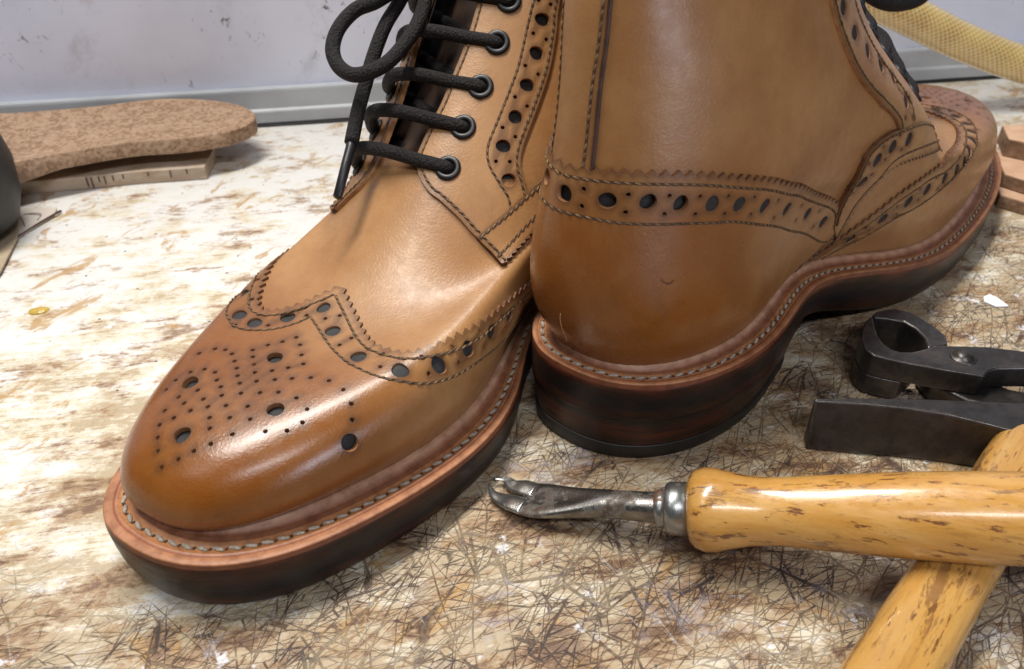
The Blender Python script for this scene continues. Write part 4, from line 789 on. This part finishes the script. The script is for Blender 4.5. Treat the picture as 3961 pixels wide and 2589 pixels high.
def steel_mat(name, a, b, rust, metal, rough, rs=.9, lo=.52, hi=.66):
    t = NT(name); c = t.coord(); n1 = t.noise(c, 1.4, 7, .7); n2 = t.noise(t.coord(loc=(4, 4, 4)), rs, 8, .72)
    rm = t.ramp(n2, lo, hi); col = t.mix(rm, t.mix(t.ramp(n1, .35, .7), a, b), rust)
    bv = t.n('ShaderNodeBevel', samples=4); bv.inputs['Radius'].default_value = .10 * S; ge = t.n('ShaderNodeNewGeometry'); dt = t.n('ShaderNodeVectorMath', operation='DOT_PRODUCT'); t.l(bv.outputs[0], dt.inputs[0]); t.l(ge.outputs['Normal'], dt.inputs[1])
    wr_ = t.math('MULTIPLY', t.ramp(dt.outputs['Value'], .985, .86), t.ramp(n2, .35, .60)); col = t.mix(wr_, col, (.46, .44, .43))
    sc = t.noise(t.coord((.3, 2.5, 2.5), 40), 2.0, 5, .7); col = t.mix(t.ramp(sc, .68, .74, 0, .35), col, (.5, .5, .5))
    return t.set(col=col, metal=t.math('MULTIPLY', t.math('SUBTRACT', 1.0, rm), metal), rough=t.math('ADD', t.ramp(n1, .3, .7, rough, rough + .14), t.math('MULTIPLY', rm, .22)), normal=t.bump(t.math('ADD', n1, t.math('MULTIPLY', n2, .8)), .35, .035))
M['dark_steel'] = steel_mat('blackened_steel', (.092, .085, .082), (.046, .041, .039), (.040, .026, .022), .8, .27, .6, .5, .8)
M['bright_steel'] = steel_mat('worn_steel', (.36, .35, .33), (.17, .155, .14), (.065, .040, .026), .95, .22, 1.0, .50, .64)
M['claw_steel'] = steel_mat('filed_claw_steel', (.60, .59, .57), (.36, .35, .33), (.12, .08, .055), .95, .20, 1.0, .56, .70)
M['nickel'] = steel_mat('nickel_ferrule', (.40, .42, .42), (.27, .285, .28), (.13, .062, .036), .9, .25, .8, .53, .585)

# tack lifter
A0 = np.array([4.45, 16.40, 1.40]); A1 = np.array([13.34, 14.49, 3.15]); ax = (A1 - A0) / np.linalg.norm(A1 - A0)
tl = empty('tack_lifter', (4.5, 16.4, 0), 0, 'tack lifter with forked steel claw and stained yellow wooden handle, lying across the hammer haft', 'tack lifter')
off = np.array([4.5, 16.4, 0])
def rel(P, o): return np.array(P, float) - o
mb = MB(); lathe(mb, [(.66, .20), (.68, .80), (.74, .98), (.90, 1.12), (1.15, 1.20), (1.45, 1.19), (1.9, 1.08), (2.4, .99), (2.9, .955), (3.5, .97), (4.3, 1.03), (5.4, 1.10), (6.8, 1.17), (8.4, 1.22), (9.8, 1.22), (11.5, 1.16), (12.6, 1.0), (13.1, .7), (13.2, .2)], rel(A0, off), ax, 56)
mb.build('handle', M['beech'], tl)
mb = MB(); lathe(mb, [(-.30, .30), (-.28, .46), (-.20, .54), (-.08, .56), (.0, .52), (.02, .60), (.06, .70), (.14, .76), (.25, .775), (.80, .775), (.82, .3)], rel(A0, off), ax, 44)
mb.build('ferrule', M['nickel'], tl)
# forked blade: sections along a bent centre line, (centre, half width, half height)
sec = [((.30, 17.80, .38), .64, .13), ((.55, 17.65, .42), .74, .17), ((.85, 17.50, .52), .76, .23), ((1.35, 17.30, .68), .66, .32), ((1.9, 17.13, .84), .53, .40), ((2.6, 16.95, 1.0), .45, .41), ((3.3, 16.74, 1.16), .42, .41), ((4.0, 16.53, 1.30), .45, .43), ((4.5, 16.39, 1.41), .47, .45), ((5.0, 16.25, 1.50), .47, .45)]
C = np.array([s_[0] for s_ in sec]); T = np.gradient(C, axis=0); T /= np.linalg.norm(T, axis=1, keepdims=True)
mb = MB(); n = 20; V = []
for (c, w, h), t_ in zip(sec, T):
    sd = np.cross(t_, [0, 0, 1.]); sd /= np.linalg.norm(sd); up = np.cross(sd, t_)
    for j in range(n):
        a = 2 * PI * j / n; yy = math.sin(a); dish = .62 * h * max(0, 1 - abs(math.cos(a))) if (yy > 0 and w > .5) else 0
        V.append(rel(c, off) + sd * w * math.copysign(abs(math.cos(a)) ** .8, math.cos(a)) + up * (h * yy - dish * 1.2))
mb.add(V, [(k * n + j, k * n + (j + 1) % n, (k + 1) * n + (j + 1) % n, (k + 1) * n + j) for k in range(len(sec) - 1) for j in range(n)] + [tuple(range(n))[::-1], tuple((len(sec) - 1) * n + j for j in range(n))])
mb.build('blade', M['bright_steel'], tl, subsurf=1)
for sgn, tip in ((1, (-.60, 18.66, .26)), (-1, (-.74, 18.47, .24))):
    sd = np.cross(T[0], [0, 0, 1.]); sd /= np.linalg.norm(sd); f0 = C[1] + sd * sgn * -.37; f1 = C[0] - T[0] * .10 + sd * sgn * -.37; f2 = C[0] - T[0] * .50 + sd * sgn * -.34 - np.array([0, 0, .03]); f3 = (f2 + np.array(tip)) / 2 + sd * sgn * -.13
    P_ = spline([f0, f1, f2, f3, np.array(tip)], 6); R_ = np.interp(np.linspace(0, 1, len(P_)), [0, .3, .55, .8, 1], [.35, .33, .23, .125, .012])
    mb = MB(); tube(mb, [rel(p, off) for p in P_], R_, 16, flat=.36)
    mb.build('claw', M['claw_steel'], tl)

# hammer
hm = empty('hammer', (12.0, 20.2, 0), 0, 'shoemaker hammer with dark cross-peen steel head and yellow wooden haft running under the tack lifter', 'hammer')
ho = np.array([12.0, 20.2, 0.])
front_t = [(9.98, 20.64), (11.68, 20.50), (12.9, 20.30), (14.11, 19.98), (15.2, 19.50), (16.15, 19.05), (17.2, 18.55), (18.6, 18.35), (20.0, 18.35)]
back_t = [(10.02, 20.80), (11.78, 20.80), (12.9, 20.78), (13.86, 20.74), (14.8, 20.68), (15.64, 20.62), (16.8, 20.55), (18.6, 20.60), (20.0, 20.60)]
bot_f = [(9.93, 20.22), (11.6, 19.98), (12.8, 19.84), (14.0, 19.66), (15.2, 19.40), (16.2, 18.95), (17.2, 18.5), (18.6, 18.3), (20.0, 18.3)]
mb = MB(); V = []; m_ = 4
for (a, b), (c, d), (e, f) in zip(front_t, back_t, bot_f):
    for P in ((e, f, .04), (a, b, 1.86), (c, d, 1.86), (c - .02, d - .05, .04)): V.append(rel(P, ho))
K = len(front_t); mb.add(V, [(k * 4 + j, (k + 1) * 4 + j, (k + 1) * 4 + (j + 1) % 4, k * 4 + (j + 1) % 4) for k in range(K - 1) for j in range(4)] + [(0, 1, 2, 3), tuple((K - 1) * 4 + j for j in (3, 2, 1, 0))])
mb.build('head', M['dark_steel'], hm, smooth=True, bevel=.10, autosm=50)
P0 = np.array([17.3, 19.9, 1.10]); P1 = np.array([8.75, 10.75, 1.0]); hd = (P1 - P0) / np.linalg.norm(P1 - P0)
mb = MB(); V = []; n = 28; sd = np.cross(hd, [0, 0, 1.]); sd /= np.linalg.norm(sd); prof = [(0, .70, .60), (1.0, .86, .82), (1.5, 1.02, .86), (2.6, 1.04, .88), (5, 1.0, .90), (8, .98, .92), (11, 1.0, .94), (14, 1.03, .95), (19, 1.03, .95), (22, .95, .9), (22.6, .7, .7)]
for d, w, h in prof:
    for j in range(n):
        a = 2 * PI * j / n; cu, su = math.cos(a), math.sin(a); V.append(rel(P0 + hd * d, ho) + sd * w * math.copysign(abs(cu) ** .62, cu) + np.array([0, 0, 1.]) * h * math.copysign(abs(su) ** .75, su))
mb.add(V, [(k * n + j, k * n + (j + 1) % n, (k + 1) * n + (j + 1) % n, (k + 1) * n + j) for k in range(len(prof) - 1) for j in range(n)] + [tuple(range(n))[::-1], tuple((len(prof) - 1) * n + j for j in range(n))])
mb.build('haft', M['haft'], hm)

# pincers
pc = empty('pincers', (15.9, 23.0, 0), 0, 'dark steel pincers with open round jaws and a domed rivet, behind the hammer head', 'pincers')
po_ = np.array([15.9, 23.0])
def rl2(L): return [(x - po_[0], y - po_[1]) for x, y in L]
jawA = [(13.58, 25.56), (13.24, 25.22), (12.91, 24.63), (12.69, 24.06), (12.65, 23.5), (12.82, 23.14), (13.26, 22.92), (13.86, 22.7), (15.09, 22.29), (16.2, 22.0), (16.48, 22.26), (16.9, 22.42), (17.81, 22.44), (19.2, 22.36), (21.5, 22.3), (21.5, 23.0), (19.6, 23.15), (18.26, 23.40), (17.1, 23.66), (15.22, 23.74), (14.74, 23.5), (14.25, 23.34), (13.85, 23.36), (13.6, 23.5), (13.42, 23.86), (13.39, 24.3), (13.48, 24.88), (13.62, 25.45)]
jawB = [(13.66, 25.66), (13.9, 25.90), (14.24, 26.05), (14.76, 26.09), (15.3, 25.78), (15.72, 24.96), (15.93, 24.34), (15.75, 23.78), (14.95, 23.62), (15.02, 23.9), (15.08, 24.22), (14.97, 24.79), (14.7, 25.25), (14.16, 25.43), (13.68, 25.50)]
mb = MB(); prism(mb, rl2(jawA), .92, 1.80)
mb.build('upper_arm', M['dark_steel'], pc, smooth=True, bevel=.07, autosm=40)
mb = MB(); prism(mb, rl2([p for p in jawA if p[0] < 15.1 and p[0] < 15.0] + []), .10, .90, top=None)
mb.build('lower_jaw', M['dark_steel'], pc, smooth=True, bevel=.05, autosm=40)
mb = MB(); prism(mb, rl2(jawB), .10, 1.78)
mb.build('jaw', M['dark_steel'], pc, smooth=True, bevel=.08, autosm=40)
mb = MB(); prism(mb, rl2([(14.9, 23.7), (15.0, 22.75), (15.82, 21.75), (17.62, 21.0), (19.5, 20.75), (21.5, 20.75), (21.5, 21.9), (18.93, 21.93), (17.6, 22.4), (16.98, 23.0), (16.4, 23.5)]), .10, .90)
mb.build('lower_arm', M['dark_steel'], pc, smooth=True, bevel=.12, autosm=40)
mb = MB(); lathe(mb, [(-.1, .44), (.04, .44), (.06, .40), (.07, .34), (.16, .30), (.22, .20), (.25, .06)], (0.05, .02, 1.78), (0.001, 0, 1), 32)
mb.build('rivet', M['dark_steel'], pc)

# ---------------------------------------------------------------- things at the back
def cork_mat(name, a, b, c3):
    t = NT(name); c = t.coord(); v = t.voro(c, 6.5, 'F1', 'Color'); sv = t.n('ShaderNodeSeparateColor'); t.l(v, sv.inputs[0]); n1 = t.noise(c, 1.2, 6, .65)
    col = t.mix(t.ramp(sv.outputs[0], .1, .9, 0, .85), a, b); col = t.mix(t.ramp(n1, .45, .7, 0, .6), col, c3)
    return t.set(col=col, rough=.85, normal=t.bump(t.math('ADD', n1, t.voro(c, 3.0)), .5, .08), spec=.2)
M['cork'] = cork_mat('cork', (.39, .26, .17), (.20, .12, .075), (.46, .325, .23))
ins = empty('cork_insole', (-21, 43, 0), 0, 'brown cork insole with a rounded end lying on a pale board', 'insole')
io = np.array([-21, 43.])
out = [(-36.0, 43.4), (-31.15, 44.2), (-27.2, 44.7), (-23.6, 45.6), (-20.6, 46.7), (-17.6, 46.6), (-15.3, 45.6), (-14.2, 43.9), (-14.9, 42.2), (-17.0, 41.05), (-20.0, 40.45), (-23.0, 39.0), (-26.4, 37.1), (-30, 35.6), (-35, 34.5)]
O2 = spline(out + [out[0]], 5)[:-1]
def ztop(x, y):
    k = (x + 25) / 10.0; return 2.20 - .25 * max(0, 1 - abs((x + 16.5) / 3.5)) * 0
mb = MB(); V = []; nO = len(O2); cen = O2.mean(0); rings_ = [1.0, .93, .8, .6, .4, .2, .02]
for zz, inset in ((0, 0), (1, 0)):
    pass
V = []
def iz(p, k, top):
    x = p[0]; arch = .55 * math.exp(-((x + 22.5) / 3.4) ** 2); dish = -.30 * (1 - k ** 2) if top else 0
    return (2.30 + dish + .05 * (x + 20) * 0) if top else (.85 + .65 * min(1, max(0, (x + 26.5) / 3.5)) + .02 * 0)
for k in rings_[::-1]: V += [(*(cen + (p - cen) * k - io), iz(p, k, False)) for p in O2]
V += [(*(p - io), iz(p, 1, False)) for p in O2]; V += [(*(p - io), iz(p, 1, True) - .06) for p in O2]
for k in [.985] + rings_[1:]: V += [(*(cen + (p - cen) * k - io), iz(p, k, True)) for p in O2]
R_ = len(V) // nO
mb.add(V, [(k * nO + i, k * nO + (i + 1) % nO, (k + 1) * nO + (i + 1) % nO, (k + 1) * nO + i) for k in range(R_ - 1) for i in range(nO)] + [tuple(range(nO))[::-1], tuple((R_ - 1) * nO + i for i in range(nO))])
me = mb.build('cork_body', M['cork'], ins, smooth=True, autosm=50)
M['board'] = simple('pale_ply', (.56, .46, .36), (.40, .30, .215), .5, .6, .3, 6, stretch=(1, 1, 3))
bd = empty('ply_board', (-21, 41, 0), 0, 'thin pale board with short dark ruled ticks on its edge, under the cork insole', 'board')
bo_ = np.array([-21., 41.])
mb = MB(); prism(mb, [(x - bo_[0], y - bo_[1]) for x, y in [(-34, 37.4), (-25.55, 39.0), (-19.69, 40.35), (-16.45, 40.88), (-16.62, 43.3), (-34, 43.2)]], .02, .74)
mb.build('board', M['board'], bd, smooth=False, bevel=.05)
M['ink'] = simple('brown_ink', (.07, .035, .02), (.10, .05, .03), 4, .7, .1)
mb = MB()
for s_, h in ((.36, .50), (.385, .60), (.425, .30), (.455, .42), (.50, .30), (.555, .22), (.69, .2), (.81, .40), (.90, .25)):
    x = -25.55 + (-16.45 + 25.55) * s_; y = 39.0 + (40.88 - 39.0) * s_ + (-.02 if s_ > .64 else -.03); d_ = np.array([.972, .236])
    c_ = np.array([x, y - .04 + .0]) - bo_; q = [c_ - d_ * .028, c_ + d_ * .028, c_ + d_ * .028 + np.array([-.02, .08]), c_ - d_ * .028 + np.array([-.02, .08])]
    prism(mb, [tuple(p) for p in q], .70 - h, .70)
mb.build('ruled_ticks', M['ink'], bd, smooth=False)

M['vegtan'] = simple('pale_card', (.66, .60, .54), (.58, .51, .44), .6, .6, .15, 5)
M['vegtan2'] = simple('kraft_card', (.42, .335, .225), (.36, .28, .19), .6, .6, .15, 5)
mb = MB(); prism(mb, [(-25.36, 37.27), (-23.05, 37.50), (-22.84, 36.69), (-23.6, 34.46), (-24.5, 34.2), (-25.6, 34.6)], .02, .10)
tag(mb.build('card_offcut', M['vegtan'], smooth=False, bevel=.02), 'pale pinkish card offcut on the bench below the board at the left', 'offcut')
mb = MB()
for a, b in (((-24.43, 36.5), (-23.75, 35.55)), ((-24.3, 36.78), (-23.46, 36.65)), ((-23.46, 36.65), (-23.42, 36.15)), ((-24.35, 36.72), (-23.9, 36.86)), ((-23.9, 36.86), (-23.5, 36.78))):
    tube(mb, [(*a, .105), (*((np.array(a) + b) / 2 + [.02, .03]), .108), (*b, .105)], .022, 6)
tag(mb.build('pen_mark', M['ink'], smooth=True), 'thin brown pen lines drawn on the pale card offcut', 'drawing')
mb = MB(); prism(mb, [(-25.4, 36.9), (-24.39, 36.41), (-23.43, 34.19), (-22.75, 31.27), (-22.6, 29.2), (-26.5, 28.5), (-28, 33)], .115, .24)
tag(mb.build('card_strip', M['vegtan2'], smooth=False, bevel=.03), 'brown curved card strip running down the left edge of the bench', 'card')
mb = MB(); tube(mb, spline([(-23.62, 34.40, .12), (-23.2, 35.6, .15), (-22.75, 36.8, .15), (-22.62, 37.1, .12)], 6), [.04] * 6 + [.05] * 6 + [.07] * 5 + [.06, .03], 8)
tag(mb.build('leather_sliver', M['ink'], smooth=True), 'thin dark sliver lying on the edge of the pale card offcut', 'scrap')

mb = MB(); lathe(mb, [(0, .3), (.02, 2.3), (.5, 2.9), (1.6, 3.3), (3.2, 3.45), (4.8, 3.2), (6.2, 2.5), (7.1, 1.4), (7.4, .2)], (0, 0, 0), (.0001, 0, 1), 48)
o = mb.build('black_rubber_form', M['rubber']); o.location = Vector((-26.5, 34.6, .26)) * S
tag(o, 'smooth black rounded form cut off by the left edge, in front of the cork insole', 'rubber form')

# cork blocks on the right
M['cork_face'] = simple('sanded_cork_face', (.56, .36, .235), (.48, .29, .18), .8, .75, .3, 6)
M['cork_dark'] = cork_mat('dark_cork', (.22, .13, .075), (.16, .09, .05), (.34, .22, .14))
cA = empty('cork_block', (28, 40, 0), 0, 'upper cork block with a smooth pink-brown face, right of the far boot toe', 'cork block', 'cork blocks at the right')
def slab(parent, o, poly, z0, z1, zf, name_face, fm, cm, tilt=(0, 0)):
    mb = MB(); L = [(x - o[0], y - o[1]) for x, y in poly]; prism(mb, L, z0, z1); mb.build('body', cm, parent, smooth=False, bevel=.06)
    mb = MB(); c = np.mean(L, axis=0); prism(mb, [tuple(c + (np.array(p) - c) * .985) for p in L], z1 - .02, z1 + .03); mb.build(name_face, fm, parent, smooth=False, bevel=.02)
slab(cA, (28, 40), [(26.45, 42.6), (31.5, 43.2), (31.5, 38.2), (26.85, 40.1), (25.9, 40.75)], 1.42, 2.35, 0, 'face', M['cork_face'], M['cork_dark'])
cB = empty('cork_block', (28, 38, 0), 0, 'lower rough dark cork block carrying the upper one, right of the far boot toe', 'cork block', 'cork blocks at the right')
slab(cB, (28, 38), [(25.75, 41.3), (31.5, 42.2), (31.5, 35.4), (26.6, 36.9), (25.0, 38.6)], .72, 1.38, 0, 'face', M['cork_face'], M['cork_dark'])
cC = empty('cork_block', (28, 37, 0), 0, 'bottom cork block flat on the bench under the other two at the right edge', 'cork block', 'cork blocks at the right')
slab(cC, (28, 37), [(25.6, 41.0), (31.5, 42.0), (31.5, 34.6), (26.3, 36.2), (24.6, 37.7)], .02, .66, 0, 'face', M['cork_face'], M['cork_dark'])

# hose
def hose_mat():
    t = NT('braided_hose'); uv = t.n('ShaderNodeUVMap'); sp = t.n('ShaderNodeSeparateXYZ'); t.l(uv.outputs[0], sp.inputs[0])
    def lat(sg):
        f = t.math('FRACT', t.math('ADD', t.math('MULTIPLY', sp.outputs[0], 2.6), t.math('MULTIPLY', sp.outputs[1], sg * 20.0)))
        return t.ramp(t.math('ABSOLUTE', t.math('SUBTRACT', f, .5)), .36, .44)
    net = t.math('MAXIMUM', lat(1), lat(-1)); n1 = t.noise(t.coord(), .6, 4, .6)
    base = t.mix(t.ramp(n1, .35, .7), (.58, .40, .10), (.46, .29, .055))
    return t.set(col=t.mix(t.math('MULTIPLY', net, .85), base, (.80, .70, .44)), rough=.22, normal=t.bump(net, .25, .05), coat=.6, coatr=.08, sss=.15)
M['hose'] = hose_mat()
pts = spline([(16, 48.5, 8.9), (22.6, 50.0, 6.3), (27.5, 50.9, 4.2), (32.5, 51.6, 2.5), (38, 52.2, 1.4), (46, 53, 1.15)], 10)
mb = MB(); tube(mb, pts, 1.08, 32, up=(0, 1, 0)); o = mb.build('hose', M['hose'])
uvl = o.data.uv_layers.new(name='UVMap'); d = np.r_[0, np.cumsum(np.linalg.norm(np.diff(pts, axis=0), axis=1))]
for p in o.data.polygons:
    ks = [o.data.loops[li].vertex_index for li in p.loop_indices]
    js = [k % 32 for k in ks]; wrap = max(js) - min(js) > 16
    for li, k, j in zip(p.loop_indices, ks, js): uvl.data[li].uv = (d[min(k // 32, len(d) - 1)], ((j + 32) if (wrap and j < 16) else j) / 32)
tag(o, 'yellowish clear braided plastic hose slanting down in front of the white board', 'hose')

# small scraps
M['white_scrap'] = simple('white_scrap', (.80, .80, .86), (.70, .70, .78), 1, .5, .1)
mb = MB(); prism(mb, [(20.06, 29.09), (20.2, 29.45), (20.54, 29.65), (20.76, 29.39), (20.95, 28.74), (20.4, 28.70)], .01, .09)
tag(mb.build('paper_scrap', M['white_scrap'], smooth=False, bevel=.03), 'small white scrap on the bench behind the pincers', 'scrap')
M['glue'] = simple('dried_glue', (.52, .36, .07), (.45, .30, .06), 1, .22, .1, 3, coat=.5)
mb = MB(); V = [(0, 0, .13)]; nn_ = 24
for r_, z_ in ((.35, .12), (.7, .09), (.92, .05), (1.0, .0)):
    for j in range(nn_):
        a = 2 * PI * j / nn_; V.append((.42 * r_ * math.cos(a) * (1 + .06 * math.sin(3 * a)), .30 * r_ * math.sin(a) * (1 + .08 * math.cos(2 * a)), z_))
mb.add(V, [(0, 1 + j, 1 + (j + 1) % nn_) for j in range(nn_)] + [(1 + k * nn_ + j, 1 + (k + 1) * nn_ + j, 1 + (k + 1) * nn_ + (j + 1) % nn_, 1 + k * nn_ + (j + 1) % nn_) for k in range(3) for j in range(nn_)])
o = mb.build('glue_drop', M['glue']); o.location = Vector((-19.83, 28.45, .004)) * S; o.rotation_euler[2] = .25
tag(o, 'yellow oval drop of dried glue on the painted bench at the left', 'glue drop')
